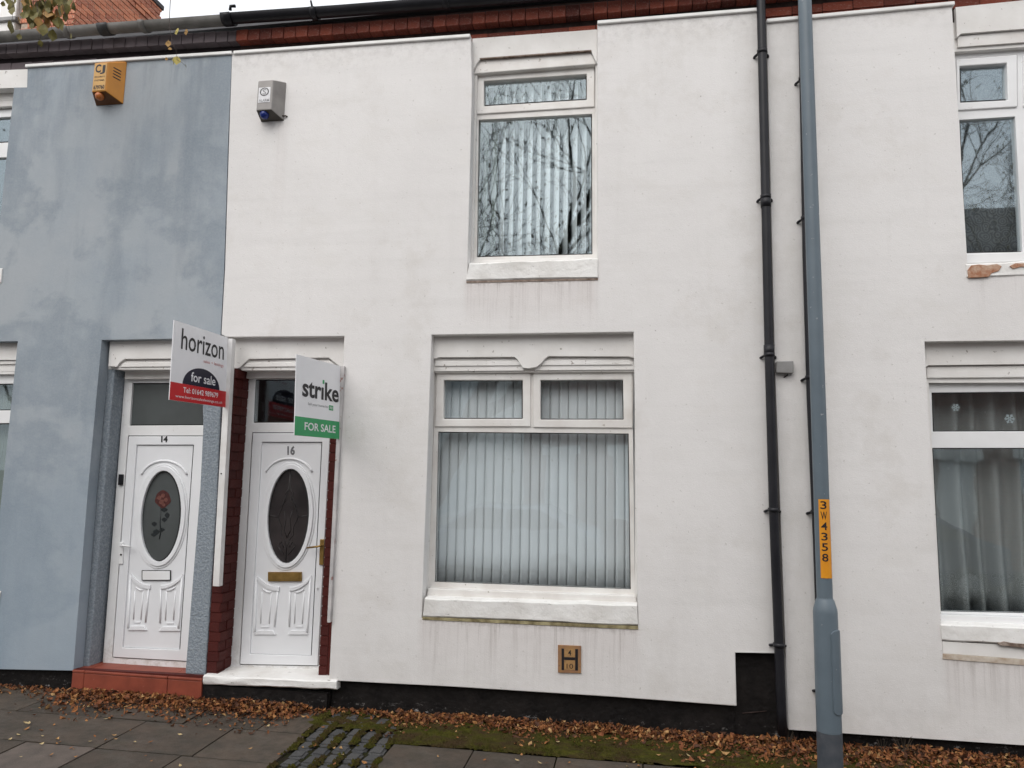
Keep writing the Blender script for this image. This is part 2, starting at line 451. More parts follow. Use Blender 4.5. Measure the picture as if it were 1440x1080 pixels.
BRICK_PAINT = bricks('dark_red_painted_brick', (0.092, 0.016, 0.012), (0.070, 0.012, 0.010), (0.038, 0.010, 0.009), rough=0.55, k=0.3)
BRICK_CH = bricks('orange_chimney_brick', (0.68, 0.23, 0.12), (0.36, 0.11, 0.07), (0.75, 0.58, 0.44), k=0.85, cov=0.50)
MORT_DK = simple('dark_mortar', (0.035, 0.024, 0.022), (0.055, 0.040, 0.036), 20, 0.95, 0.1)
MORT_GREY = simple('dark_grey_mortar', (0.032, 0.026, 0.028), None, 20, 0.95, 0.1)
MORT_RED = simple('painted_red_mortar', (0.085, 0.014, 0.011), (0.07, 0.014, 0.011), 20, 0.7, 0.2)
MORT_PALE = simple('pale_lime_mortar', (0.45, 0.37, 0.30), (0.30, 0.23, 0.18), 20, 0.95, 0.1)
TERRA = simple('terracotta_step_tile', (0.27, 0.064, 0.036), (0.20, 0.047, 0.028), 7, 0.5, 0.35, bump=0.15, bscale=50, speck=(40, 0.72, (0.30, 0.12, 0.09)))
SLATE = simple('grey_roof_slate', (0.10, 0.10, 0.11), (0.06, 0.06, 0.065), 4, 0.6)
ROOMM = simple('plain_room_plaster', (0.15, 0.145, 0.135), None, 2, 0.9)
BLIND = simple('pale_blind_fabric', (0.80, 0.81, 0.82), (0.76, 0.77, 0.78), 3, 0.8, 0.2)
BLIND_U = simple('grey_blind_fabric', (0.62, 0.66, 0.67), (0.56, 0.59, 0.60), 3, 0.8, 0.2)
BLIND_G = simple('greenish_blind_fabric', (0.24, 0.27, 0.25), (0.20, 0.225, 0.21), 3, 0.8, 0.2)
def lace(name, ca, cb, scale=14, hem=None):
    m = Mt(name, 0.9, 0.1)
    v = m.voro(scale, out='Distance')
    rings = m.math('SINE', m.math('MULTIPLY', v, 26.0))
    c = m.mix(m.ramp(rings, -0.2, 0.6), ca, cb)
    if hem:                                       # flowery border near the hem, plain net above it
        X, Y, Z = m.xyz()
        c = m.mix(m.ramp(Z, hem, hem + 0.03), c, tuple(0.35 * p + 0.65 * q for p, q in zip(ca, cb)))
        c = m.mix(m.ramp(m.voro(9, out='Distance'), 0.10, 0.06, 0, 0.5), c, (0.5, 0.51, 0.5))
    m.col(c)
    return m.m
LACE_U = lace('dark_lace_net', (0.09, 0.09, 0.083), (0.15, 0.147, 0.138), 15)
LACE_L = lace('grey_net_curtain', (0.25, 0.26, 0.255), (0.36, 0.37, 0.36), 27, hem=1.17)
SIGNW = simple('white_sign_board', (0.80, 0.80, 0.82), (0.76, 0.76, 0.78), 4, 0.45)
SIGNR = simple('red_sign_print', (0.56, 0.022, 0.026), (0.50, 0.018, 0.022), 5, 0.45)
SIGNG = simple('green_sign_print', (0.030, 0.33, 0.115), (0.026, 0.28, 0.10), 5, 0.45)
NAVY = simple('navy_sign_print', (0.012, 0.012, 0.030), None, 5, 0.45)
INKB = simple('black_ink', (0.014, 0.013, 0.016), None, 5, 0.5)
INKW = simple('white_ink', (0.80, 0.80, 0.82), None, 5, 0.5)
INKP = simple('pale_pink_ink', (0.62, 0.22, 0.22), None, 5, 0.5)
INKG = simple('grey_ink', (0.30, 0.30, 0.31), None, 5, 0.5)
POSTW = simple('white_painted_post', (0.78, 0.77, 0.76), (0.68, 0.66, 0.64), 7, 0.5, speck=(22, 0.72, (0.30, 0.26, 0.22)))
POSTG = simple('grey_weathered_post', (0.42, 0.41, 0.41), (0.56, 0.54, 0.53), 7, 0.6, speck=(18, 0.62, (0.28, 0.16, 0.14)))
YEL = simple('amber_alarm_casing', (0.60, 0.25, 0.030), (0.52, 0.215, 0.03), 6, 0.4)
YELP = simple('pale_amber_label', (0.62, 0.36, 0.11), (0.56, 0.31, 0.09), 8, 0.45)
YELD = simple('brown_alarm_underside', (0.17, 0.065, 0.018), None, 8, 0.5)
AMBER = simple('amber_strobe_lens', (0.55, 0.17, 0.045), None, 8, 0.2)
STEEL = simple('grey_alarm_casing', (0.28, 0.265, 0.25), (0.22, 0.205, 0.20), 9, 0.45, 0.5, 0.15)
STEELD = simple('dark_alarm_underside', (0.07, 0.062, 0.05), None, 8, 0.5)
BLUEL = simple('blue_strobe_lens', (0.010, 0.025, 0.17), None, 8, 0.2)
FOIL = simple('pale_foil_label', (0.72, 0.72, 0.74), (0.6, 0.6, 0.62), 30, 0.35)
HYD = simple('faded_hydrant_plate', (0.34, 0.185, 0.075), (0.25, 0.13, 0.075), 25, 0.6, speck=(60, 0.66, (0.10, 0.05, 0.03)))
HYD_IN = simple('ochre_hydrant_panel', (0.42, 0.24, 0.09), (0.30, 0.17, 0.075), 40, 0.6)
LAMPG = simple('blue_grey_lamp_paint', (0.125, 0.160, 0.188), (0.105, 0.136, 0.162), 4, 0.42, 0.45, bump=0.12, bscale=30, speck=(34, 0.69, (0.30, 0.31, 0.32)))
LAMPD = simple('dark_bitumen_band', (0.055, 0.063, 0.075), (0.085, 0.09, 0.10), 12, 0.6, 0.3, bump=0.4, bscale=40, speck=(30, 0.7, (0.28, 0.28, 0.28)))
LABELY = simple('orange_yellow_sticker', (0.72, 0.29, 0.012), (0.66, 0.25, 0.012), 10, 0.5)

# ------------------------------------------------------------------ ground
def slab_mat():
    m = Mt('dark_paving_slab', 0.72, 0.35)
    c = m.mix(m.rand(), (0.056, 0.042, 0.031), (0.092, 0.069, 0.051))
    c = m.mix(m.ramp(m.noise(2.2, 6, 0.7), 0.4, 0.7), c, (0.036, 0.033, 0.027))
    c = m.mix(m.ramp(m.noise(90, 3, 0.6), 0.56, 0.70, 0, 0.5), c, (0.135, 0.12, 0.105))
    c = m.mix(m.ramp(m.noise(1.1, 6, 0.75, vec=m.map((1, 1.4, 1), (2, 9, 0))), 0.50, 0.60, 0, 0.5), c, (0.095, 0.082, 0.070))
    c = m.mix(m.ramp(m.voro(9), 0.07, 0.05, 0, 0.5), c, (0.025, 0.023, 0.021))
    c = m.mix(m.ramp(m.noise(3.4, 5, 0.7, vec=m.map((1, 1, 1), (8, 3, 0))), 0.55, 0.75, 0, 0.35), c, (0.040, 0.050, 0.022))
    m.col(c); m.rgh(m.ramp(m.noise(2.2, 6, 0.7), 0.35, 0.7, 0.5, 0.85))
    m.bump(m.math('ADD', m.noise(110, 3), m.math('MULTIPLY', m.noise(7, 5), 2)), 0.5, 0.006)
    return m.m
SLABM = slab_mat()
SLABL = simple('lighter_paving_slab', (0.125, 0.100, 0.085), (0.085, 0.070, 0.060), 4, 0.75, 0.3, bump=0.4, bscale=90, speck=(80, 0.62, (0.18, 0.16, 0.14)))
SETTM = Mt('grey_cobble_sett', 0.6, 0.4)
SETTM.col(SETTM.mix(SETTM.ramp(SETTM.noise(14, 5, 0.7), 0.35, 0.7), SETTM.mix(SETTM.rand(), (0.10, 0.098, 0.098), (0.065, 0.066, 0.072)), (0.04, 0.04, 0.038)))
SETTM.bump(SETTM.noise(40, 5), 0.6, 0.008); SETTM = SETTM.m
def moss_mat(name, g1, g2, soil):
    m = Mt(name, 0.95, 0.1)
    c = m.mix(m.ramp(m.noise(18, 6, 0.7), 0.38, 0.66), g1, g2)
    c = m.mix(m.ramp(m.noise(4.5, 6, 0.75, vec=m.map((1, 1.6, 1), (4, 1, 0))), 0.42, 0.60, 0, 0.9), c, soil)
    m.col(c); m.bump(m.noise(70, 5, 0.7), 1.0, 0.02)
    return m.m
MOSS = moss_mat('green_moss', (0.042, 0.044, 0.007), (0.085, 0.080, 0.013), (0.055, 0.034, 0.018))
SOIL = moss_mat('damp_joint_soil', (0.030, 0.024, 0.016), (0.022, 0.018, 0.013), (0.030, 0.034, 0.010))
ASPH = simple('road_asphalt', (0.10, 0.098, 0.094), (0.075, 0.073, 0.070), 3, 0.8, 0.3, bump=0.6, bscale=120, speck=(140, 0.62, (0.10, 0.10, 0.095)))
EARTH = simple('earth', (0.06, 0.05, 0.04), (0.05, 0.055, 0.03), 1, 0.95)
KERBM = simple('grey_kerb_stone', (0.19, 0.18, 0.17), (0.13, 0.125, 0.12), 6, 0.8, bump=0.4)

def sheet(name, x0, x1, y0, y1, zf, mat, parent=None, nx=1, ny=1, kind=None, amp=0.0, th=0.0):
    V = []
    for j in range(ny + 1):
        for i in range(nx + 1):
            x = x0 + (x1 - x0) * i / nx; y = y0 + (y1 - y0) * j / ny
            V.append((x, y, zf(x, y) + (amp * mnoise.fractal(Vector((x * 9, y * 9, 1.3)), 0.9, 2.0, 4) if amp else 0)))
    Fc = [(j * (nx + 1) + i, j * (nx + 1) + i + 1, (j + 1) * (nx + 1) + i + 1, (j + 1) * (nx + 1) + i) for j in range(ny) for i in range(nx)]
    o = pydata(name, V, Fc, mat, parent, sm=amp > 0)
    if kind: o['kind'] = kind
    return o
RZ = -0.165                                      # road level
sheet('ground', -600, 600, -600, 600, lambda x, y: RZ - 0.06, EARTH, kind='structure')
sheet('road', -60, 60, -9.6, -2.76, lambda x, y: RZ, ASPH, kind='structure')
pv = [(-60, -2.6), (60, -2.6), (60, 0.35), (-60, 0.35)]
V = [(x, y, gz(x, y) - 0.016) for x, y in pv] + [(x, y, RZ - 0.05) for x, y in pv]
pavement = pydata('pavement', V, [(0, 1, 2, 3), (4, 7, 6, 5), (0, 4, 5, 1), (1, 5, 6, 2), (2, 6, 7, 3), (3, 7, 4, 0)], SOIL)
tag(pavement, kind='structure')
far_pavement = box('pavement', -60, 60, -12.3, -9.75, RZ - 0.05, -0.03, SLABM); far_pavement['kind'] = 'structure'

def unit_box(name, bw, mat, seg=2):
    bm = bmesh.new(); bmesh.ops.create_cube(bm, size=1.0)
    if bw: bmesh.ops.bevel(bm, geom=list(bm.edges), offset=bw, segments=seg, affect='EDGES')
    me = bpy.data.meshes.new(name); bm.to_mesh(me); bm.free()
    me.materials.append(mat); return me
def put_box(name, me, parent, x0, x1, y0, y1, z0, z1, tilt=(0, 0, 0)):
    o = bpy.data.objects.new(name, me); COL.objects.link(o)
    o.location = ((x0 + x1) / 2, (y0 + y1) / 2, (z0 + z1) / 2)
    o.scale = (x1 - x0, y1 - y0, z1 - z0); o.rotation_euler = tilt
    return adopt(o, parent)

slab_me = unit_box('paving_slab', 0.006, SLABM, 1)
slab_light = unit_box('paving_slab', 0.006, SLABL, 1)
def lay(x0, x1, y0, y1, me=None):
    g = 0.0045
    dz = rnd.uniform(-0.004, 0.004)
    yc = (y0 + y1) / 2; z = gz(0, yc) + dz
    put_box('paving_slab', me or slab_me, pavement, x0 + g, x1 - g, y0 + g, y1 - g, z - 0.05, z, (math.atan(GB) + rnd.uniform(-0.006, 0.006), rnd.uniform(-0.006, 0.006), rnd.uniform(-0.004, 0.004)))
# left of the cobbles: three rows parallel to the wall, joints as they are seen
for xs, y0, y1 in (((-7.2, -6.5, -5.9, -5.2, -4.54, -3.85, -3.19, -2.62, -2.28), -0.46, 0.06),
                   ((-7.1, -6.3, -5.6, -4.9, -4.18, -3.47, -2.79, -2.24), -0.97, -0.46),
                   ((-6.9, -6.1, -5.3, -4.62, -3.99, -3.47, -2.86, -2.22), -1.52, -0.97),
                   ((-6.6, -5.9, -5.2, -4.5, -3.8, -3.1, -2.22), -2.07, -1.52), ((-6.6, -5.9, -5.2, -4.5, -3.8, -3.1, -2.2), -2.59, -2.07)):
    for a, b in zip(xs, xs[1:]):
        lay(a, b, y0, y1, slab_light if abs(a + 3.99) < 0.01 and y1 == -0.97 else None)
for k, (y0, y1) in enumerate(((-1.03, -0.51), (-1.55, -1.03), (-2.07, -1.55), (-2.59, -2.07))):
    x = -1.60
    off = 0.29 if k % 2 else 0.0
    while x < 4.4:
        x1 = x + (0.55 if x > -1.6 else 0.55 - off)
        if not (x < 1.13 < x1 + 0.0 and y0 < -1.0 < y1): lay(x, x1, y0, y1)
        else:
            lay(x, x1, y0, -1.075); lay(x, x1, -0.925, y1)
        x = x1
# cobble strip: five columns of setts running away from the wall
sett_me = unit_box('cobble_sett', 0.16, SETTM, 3)
for c in range(5):
    y = -2.55 + rnd.uniform(0, 0.12)
    while y < 0.02:
        ln = rnd.uniform(0.125, 0.19)
        skew = 0.055 * (y + 1.0)
        x0 = -2.20 + c * 0.122 - skew
        if not (y > -0.16 and rnd.random() < 0.45):
            z = gz(0, y) + rnd.uniform(-0.006, 0.004) - (0.006 if y > -0.4 else 0)
            put_box('cobble_sett', sett_me, pavement, x0 + 0.008, x0 + 0.112, y + 0.008, y + ln - 0.008, z - 0.07, z + 0.004, (rnd.uniform(-0.03, 0.05), rnd.uniform(-0.04, 0.04), rnd.uniform(-0.05, 0.05)))
        y += ln
kerb_me = unit_box('kerb_stone', 0.03, KERBM, 2)
x = -8.0
while x < 7:
    put_box('kerb_stone', kerb_me, pavement, x + 0.004, x + 0.91, -2.75, -2.603, RZ - 0.1, gz(0, -2.6), (0, 0, 0)); x += 0.915
# the mossy verge between slabs and wall, and moss in the cobbles
sheet('moss', -1.62, 5.4, -0.51, 0.12, lambda x, y: gz(x, y) + 0.006, MOSS, nx=220, ny=24, kind='stuff', amp=0.012)
sheet('moss', -2.36, -1.625, -0.30, 0.10, lambda x, y: gz(x, y) - 0.004, MOSS, nx=60, ny=30, kind='stuff', amp=0.02)
mg = []
for i in range(6500):
    if rnd.random() < 0.6: x, y = rnd.uniform(-1.62, 3.2), -0.51 + 0.5 * rnd.random() ** 1.3
    else:
        c = rnd.randrange(6); y = rnd.uniform(-1.1, 0.05); x = -2.21 + c * 0.122 - 0.055 * (y + 1.0) + rnd.gauss(0, 0.012)
        if y < -0.6 and rnd.random() < 0.35: continue
    if mnoise.noise(Vector((x * 3.1, y * 5, 0))) < -0.12: continue
    z = gz(x, y) + 0.002; r = rnd.uniform(0.006, 0.016); h = rnd.uniform(0.008, 0.02)
    a0 = rnd.random() * 6.28
    pts = [Vector((x + r * math.cos(a0 + k * 1.257), y + r * math.sin(a0 + k * 1.257), z)) for k in range(5)] + [Vector((x + rnd.uniform(-r, r) * .5, y + rnd.uniform(-r, r) * .5, z + h))]
    mg.append((pts, [(k, (k + 1) % 5, 5) for k in range(5)]))
join_geo('moss', mg, MOSS)['kind'] = 'stuff'

# ------------------------------------------------------------------ houses
houses = {}
def house(key, label, x):
    h = thing('terraced_house', label, 'house', (x, 0, 0), 'terraced houses in the row'); houses[key] = h; return h
H14 = house('b', 'pale blue rendered terraced house with door 14 at left', -5.6)
H16 = house('w', 'white rendered terraced house with door 16 in the middle', -1.2)
H18 = house('r', 'white rendered terraced house at right behind the lamp post', 3.2)
XP0, XP1, XP2, XP3 = -7.9, -3.455, 1.005, 5.45    # party lines

def room(h, x0, x1, z0, z1, y0=0.34, y1=4.2):
    v, f = box_geo(x0, x1, y0, y1, z0, z1)
    f = [q for q in f if q != (0, 4, 5, 1)]
    return pydata('room', v, f, ROOMM, h)
for h, x0, x1 in ((H14, XP0, XP1), (H16, XP1, XP2), (H18, XP2, XP3)):
    room(h, x0 + 0.12, x1 - 0.12, 0.25, 2.85); room(h, x0 + 0.12, x1 - 0.12, 3.0, 5.45)
    V = [(x0, 0.07, 5.725), (x1, 0.07, 5.725), (x1, 4.4, 7.95), (x0, 4.4, 7.95), (x0, 8.8, 5.60), (x1, 8.8, 5.60)]
    V += [(a, b, c + 0.07) for a, b, c in V]
    pydata('roof', V, [(0, 3, 2, 1), (3, 4, 5, 2), (6, 7, 8, 9), (9, 8, 11, 10), (0, 1, 7, 6), (4, 10, 11, 5), (0, 6, 9, 3), (3, 9, 10, 4), (1, 2, 8, 7), (2, 5, 11, 8)], SLATE, h)
    box('back_wall', x0, x1, 8.3, 8.6, 0.0, 5.6, MORT_DK, h)
    box('party_wall', x0 + 0.001, x0 + 0.11, 0.32, 8.29, 0.0, 5.55, MORT_DK, h)
box('party_wall', XP3 - 0.11, XP3, 0.32, 8.29, 0.0, 5.55, MORT_DK, H18)

def rectw(x0, x1, z0, z1, y): return [Vector((x0, y, z0)), Vector((x1, y, z0)), Vector((x1, y, z1)), Vector((x0, y, z1))]
PL = lambda pts, y=0.0: [P(a, b, y) for a, b in pts]

# outer skin of render (10 cm of insulation) with its notches, then the old wall behind it
top16 = 5.425
wall16 = PL([(326, 77), (662, 52), (664, 120), (657, 396), (840, 393), (840, 33), (1065, 15), (1072, 14)])
wall16 += [Vector((XP2 - 0.004, 0, 2.6)), Vector((XP2 + 0.0, 0, 0.70))]
wall16 += PL([(1094, 917), (1034, 916), (1036, 993), (860, 980), (640, 966), (463, 957), (477, 610), (484, 473)])
wall16 += PL([(318, 474), (311, 470), (316, 380), (322, 190)])
hole16 = PL([(607, 471), (891, 467), (894, 680), (897, 884), (593, 870), (600, 680)])
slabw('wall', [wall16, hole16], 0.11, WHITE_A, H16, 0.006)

wall14 = [Vector((XP0, 0, 5.42)), Vector((-6.71, 0, 5.42)), Vector((-6.71, 0, 5.30))]
up_z0, up_z1, lo_z0, lo_z1 = 3.33, 5.24, 0.74, 2.90
xr_u = P(20, 123).x; xr_l = P(25, 480).x
wall14 += [Vector((-6.63, 0, 5.30)), Vector((-6.63, 0, up_z0)), Vector((xr_u, 0, up_z0)), P(20, 123), P(38, 123), P(39, 96), P(326, 77)]
wall14 += PL([(321, 190), (315, 380), (310, 470), (308, 475), (143, 478), (124, 685), (103, 943), (0, 941)])
wall14 += [Vector((XP0, 0, 0.16))]
hole14 = rectw(-6.8, xr_l, lo_z0, lo_z1, 0.0)
slabw('wall', [wall14, hole14], 0.11, BLUE, H14, 0.006)
box('wall_seam', XP1 - 0.006, XP1 + 0.004, 0.02, 0.10, 2.95, 5.40, MORT_DK, H14)

xr18 = P(1350, 200).x
wall18 = [P(1078, 31), P(1343, 6), Vector((xr18, 0, P(1343, 6).z)), Vector((xr18, 0, 3.31)), Vector((3.95, 0, 3.31)), Vector((3.95, 0, 5.38)), Vector((XP3, 0, 5.38)), Vector((XP3, 0, 0.13)), P(1440, 1048), P(1109, 1026), P(1105, 917), Vector((XP2 + 0.008, 0, 2.6))]
hole18 = [P(1300, 480), Vector((3.95, 0, 2.815)), Vector((3.95, 0, 0.645)), P(1326, 927), P(1323, 870), P(1309, 650)]
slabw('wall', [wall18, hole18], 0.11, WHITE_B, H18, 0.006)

def old_wall(h, x0, x1, openings, mat):
    slabw('inner_wall', [rectw(x0, x1, 0.0, 5.28, 0.113)] + [rectw(*o, 0.113) for o in openings], 0.30, mat, h)
def span(pts, Y):
    q = [P(a, b, Y) for a, b in pts]
    return min(v.x for v in q), max(v.x for v in q), min(v.z for v in q), max(v.z for v in q)

DY = 0.245                                       # front of door frames, deeper in their recess
FY = 0.155                                       # front of window and door frames
W16L = (P(602, 834, FY).x, P(893, 834, FY).x, P(720, 838, FY).z, P(720, 521, FY).z)
W16U = (P(669, 250, FY).x, P(837, 250, FY).x, P(740, 366, FY).z, P(740, 97, FY).z)
D16 = (P(337, 740, DY).x - 0.05, P(466, 620, 0.113).x + 0.004, P(400, 947, DY).z, P(400, 522, DY).z)
D14 = (P(160, 680, DY).x - 0.05, P(300, 620, DY).x, P(200, 936, DY).z, P(230, 522, DY).z)
W18U = (P(1346, 200, FY).x, P(1560, 200, FY).x - 0.01, P(1400, 369, FY).z, P(1400, 73, FY).z)
W18L = (P(1306, 600, FY).x, P(1560, 600, FY).x - 0.01, P(1400, 873, FY).z, P(1400, 539, FY).z)
W14U = (P(-95, 160, FY).x + 0.01, P(20, 180, FY).x + 0.02, up_z0 + 0.1, P(5, 153, FY).z)
W14L = (P(-95, 528, FY).x + 0.01, P(16, 580, FY).x + 0.03, 0.86, P(5, 527, FY).z)
old_wall(H16, XP1 + 0.001, XP2 - 0.001, [W16L, W16U, D16], STONE)
old_wall(H14, XP0 + 0.001, XP1 - 0.001, [W14L, W14U, D14], STONE)
old_wall(H18, XP2 + 0.001, XP3 - 0.001, [W18L, W18U], STONE)

# black plinths, set back under the render
def plinth(h, x0, x1): box('plinth', x0, x1, 0.055, 0.111, -0.1, 0.32, BLACKP, h, 0.004)
plinth(H14, XP0, P(103, 943, .05).x); plinth(H16, -2.29, 0.69); plinth(H18, XP2 + 0.12, XP3)
box('plinth', -3.36, -2.29, 0.02, 0.111, -0.1, 0.155, BLACKP, H16)
hx0 = P(1030, 950).x
hatch = box('cellar_hatch', hx0, XP2 + 0.115, 0.060, 0.109, -0.08, 0.70, BLACKP, H16, 0.003)
slab('render_edge', [(1033, 915), (1092, 916), (1092, 918.5), (1033, 917.5)], -0.002, 0.02, TRIM, H16)
tube('hatch_bead', PL([(1044, 1003), (1078, 1000)], 0.055), 0.004, MORT_DK, hatch, 6)

# white plastic bead along the top of the render
def bead(h, a, b, th=0.030):
    pa, pb = P(*a, -0.02), P(*b, -0.02)
    v = [pa, pb, pb + Vector((0, 0, -th)), pa + Vector((0, 0, -th))]
    slabw('render_bead', [v], 0.05, TRIM, h, 0.006)
bead(H14, (35, 90), (325.5, 71)); bead(H14, (-330, 117), (-180, 107))
bead(H16, (328, 71), (661, 47)); bead(H16, (840, 28.5), (1065, 10)); bead(H18, (1078, 26), (1343, 1))
bead(H16, (1065, 10.6), (1072, 10))

# ------------------------------------------------------------------ eaves brickwork and gutters
brick_me = {}
def brick_mesh(mat):
    if mat.name not in brick_me: brick_me[mat.name] = unit_box('brick', 0.03, mat, 1)
    return brick_me[mat.name]
head_b = zl([(0, 76), (320, 58), (480, 48), (800, 23), (1060, -2), (1400, -36)], 0.035)
def course(h, mat, x0, x1, bw, zb, zt, y0, y1, gap=0.006, jit=0.003):
    x = x0
    me = brick_mesh(mat)
    while x < x1 - 0.02:
        e = min(x + bw, x1)
        xc = (x + e) / 2
        o = put_box('brick', me, h, x + gap / 2, e - gap / 2, y0 + rnd.uniform(-jit, jit), y1, zb(xc), zt(xc), (0, 0, 0))
        x = e
for h, mat, mort, x0, x1 in ((H14, BRICK_DK, MORT_GREY, XP0, XP1), (H16, BRICK_RED, MORT_DK, XP1, XP2), (H18, BRICK_RED, MORT_DK, XP2, XP3)):
    box('eaves_backing', x0, x1, 0.118, 0.30, 5.281, 5.72, mort, h)
    lo = -6.0 if h is H14 else x0
    hi = 3.6 if h is H18 else x1
    course(h, mat, lo, hi, 0.112, lambda x: head_b(x), lambda x: head_b(x) + 0.10, 0.035, 0.12)
    top = lambda x: head_b(x) - 0.052
    course(h, mat, lo, hi, 0.225, lambda x: top(x) - 0.068, top, 0.104, 0.125)
    course(h, mat, lo - 0.11 if lo > x0 else lo, hi, 0.225, lambda x: top(x) - 0.145, lambda x: top(x) - 0.077, 0.104, 0.125)
def gutter(h, pts, mat, r=0.062, ends=()):
    V, Fc = [], []
    n = 10
    for i, p in enumerate(pts):
        for k in range(n + 1):
            a = math.pi + math.pi * k / n
            V.append((p.x, p.y + r * math.cos(a), p.z + r * math.sin(a)))
        for k in range(n + 1):
            a = 2 * math.pi - math.pi * k / n
            V.append((p.x, p.y + (r - .005) * math.cos(a), p.z + (r - .005) * math.sin(a) + 0.001))
    m = 2 * (n + 1)
    for i in range(len(pts) - 1):
        for k in range(m):
            k2 = (k + 1) % m
            Fc.append((i * m + k, i * m + k2, (i + 1) * m + k2, (i + 1) * m + k))
    Fc.append(tuple(range(m))); Fc.append(tuple((len(pts) - 1) * m + k for k in range(m)))
    g = join_geo('gutter', [(V, Fc)], mat, h, sm=True)
    mod = g.modifiers.new('edge', 'EDGE_SPLIT'); mod.split_angle = R(50)
    return g
def gy(px, py): 
    p = P(px, py, -0.055); return p
g14 = gutter(H14, [Vector((XP0, -0.055, 5.735))] + [gy(0, 50) + Vector((0, 0, 0.0)), gy(160, 37.5), gy(318, 26)], GUTG)
g16 = gutter(H16, [gy(318, 24), gy(480, 13), gy(660, -1), gy(850, -17), gy(1080, -37)], BLACKPL)
g18 = gutter(H18, [gy(1082, -37), gy(1440, -72), Vector((XP3, -0.055, 5.74))], BLACKPL)
def union(parent, px, py, mat, r=0.067, wd=0.05):
    c = gy(px, py); v = []; 
    n = 10
    V, Fc = [], []
    for s in (-1, 1):
        for k in range(n + 1):
            a = math.pi + math.pi * k / n
            V.append((c.x + s * wd / 2, c.y + r * math.cos(a), c.z + r * math.sin(a) + .002))
    for k in range(n): Fc.append((k, k + 1, n + 1 + k + 1, n + 1 + k))
    o = pydata('gutter_union', V, Fc, mat, parent, sm=True)
    m = o.modifiers.new('thick', 'SOLIDIFY'); m.thickness = 0.006; m.offset = 1
GUTD = simple('dark_gutter_joint', (0.05, 0.05, 0.05), None, 5, 0.5)
union(g14, 97, 42.5, GUTG); union(g14, 150, 38.5, GUTD, wd=0.10); union(g14, 204, 34.5, GUTG)
union(g16, 322, 24.5, BLACKPL, 0.070, 0.09); union(g16, 443, 16.5, BLACKPL); union(g16, 628, 1, BLACKPL)
tube('gutter_bracket', [gy(329, 20) + Vector((0, -0.06, 0.0)), gy(329, 20) + Vector((0, -0.06, 0.035)), gy(334, 20) + Vector((0.01, -0.06, 0.035))], 0.014, BLACKPL, g16, 8)
tube('gutter_bracket', [gy(443, 15) + Vector((0, -0.06, 0.0)), gy(441, 12) + Vector((0, -0.06, 0.03))], 0.009, BLACKPL, g16, 8)

# ------------------------------------------------------------------ lintels and stone sills
def lintel(h, outer, parts, y=0.085, mat=None):
    mat = mat or STONE
    o = slab('lintel', outer, y, 0.112, mat, h, 0.004)
    for lp, yy in parts: slab('moulding', lp, yy, 0.112, mat, o, 0.004)
    return o
# middle lower window: stop-chamfered stone with a central drop
lint = slab('lintel', [(605, 472), (893, 468), (893, 503.5), (884, 501.5), (771, 501), (766, 505), (762, 510), (755, 516), (744, 518), (735, 517), (730, 510), (727, 505), (723, 502), (618, 502.5), (609, 505), (606, 506)], 0.075, 0.112, STONE, H16, 0.004)
slab('moulding', [(611, 504), (728, 504), (737, 516), (737, 521), (610, 522)], 0.104, 0.160, STONE, lint, 0.003)
slab('moulding', [(760, 504), (884, 503.5), (891, 510), (892, 520), (752, 521), (752, 516)], 0.104, 0.160, STONE, lint, 0.003)
slab('moulding', [(612, 507.5), (727, 507), (735, 514), (612, 515)], 0.094, 0.103, STONE, lint, 0.006)
slab('moulding', [(762, 507), (885, 506.5), (890, 513), (755, 514)], 0.094, 0.103, STONE, lint, 0.006)
slab('moulding', [(609, 519), (892, 517.5), (892, 523), (609, 524.5)], 0.118, 0.158, UPVC_OLD, lint, 0.003)
# middle upper window
lint = slab('lintel', [(664, 54), (840, 41), (840, 90), (836, 83), (831, 70.5), (676, 82), (670, 90), (665, 99)], 0.075, 0.112, STONE, H16, 0.005)
slab('moulding', [(676, 84), (830, 72.5), (836, 84), (839, 90), (666, 104), (668, 94)], 0.098, 0.165, UPVC_OLD, lint, 0.008, 3)
slab('moulding', [(674.5, 81.6), (831.5, 70.1), (831.5, 71.4), (674.5, 82.9)], 0.072, 0.096, ROT_SHADE, lint)
# door lintels: plain block, stop chamfers, step
def door_lintel(h, outer, ch, ch2, bar):
    l = slab('lintel', outer, 0.075, 0.112, STONE, h, 0.005)
    slab('moulding', ch, 0.100, 0.26, STONE, l, 0.004)
    slab('moulding', ch2, 0.088, 0.099, STONE, l, 0.006, 3)
    slab('moulding', bar, 0.200, 0.26, UPVC_OLD, l, 0.003)
door_lintel(H14, [(154, 480), (313, 477), (313, 517), (302, 516), (297, 510), (290, 504), (175, 505), (168, 510), (164, 516), (152, 515)],
            [(174, 507), (291, 505.5), (302, 517), (302, 520), (165, 520), (165, 516)], [(173, 510), (294, 508), (300, 515), (168, 516.5)], [(176, 519), (303, 518), (303, 532), (175, 533)])
door_lintel(H16, [(329, 475), (484, 474), (484, 517), (478, 516), (468, 508), (462, 503), (350, 505), (342, 512), (336, 518), (328, 518)],
            [(349, 507), (462, 505.5), (477, 517), (477, 521), (340, 521), (338, 518)], [(347, 510), (465, 508), (473, 515), (342, 516.5)], [(348, 519), (477, 518), (477, 531), (346, 532)])
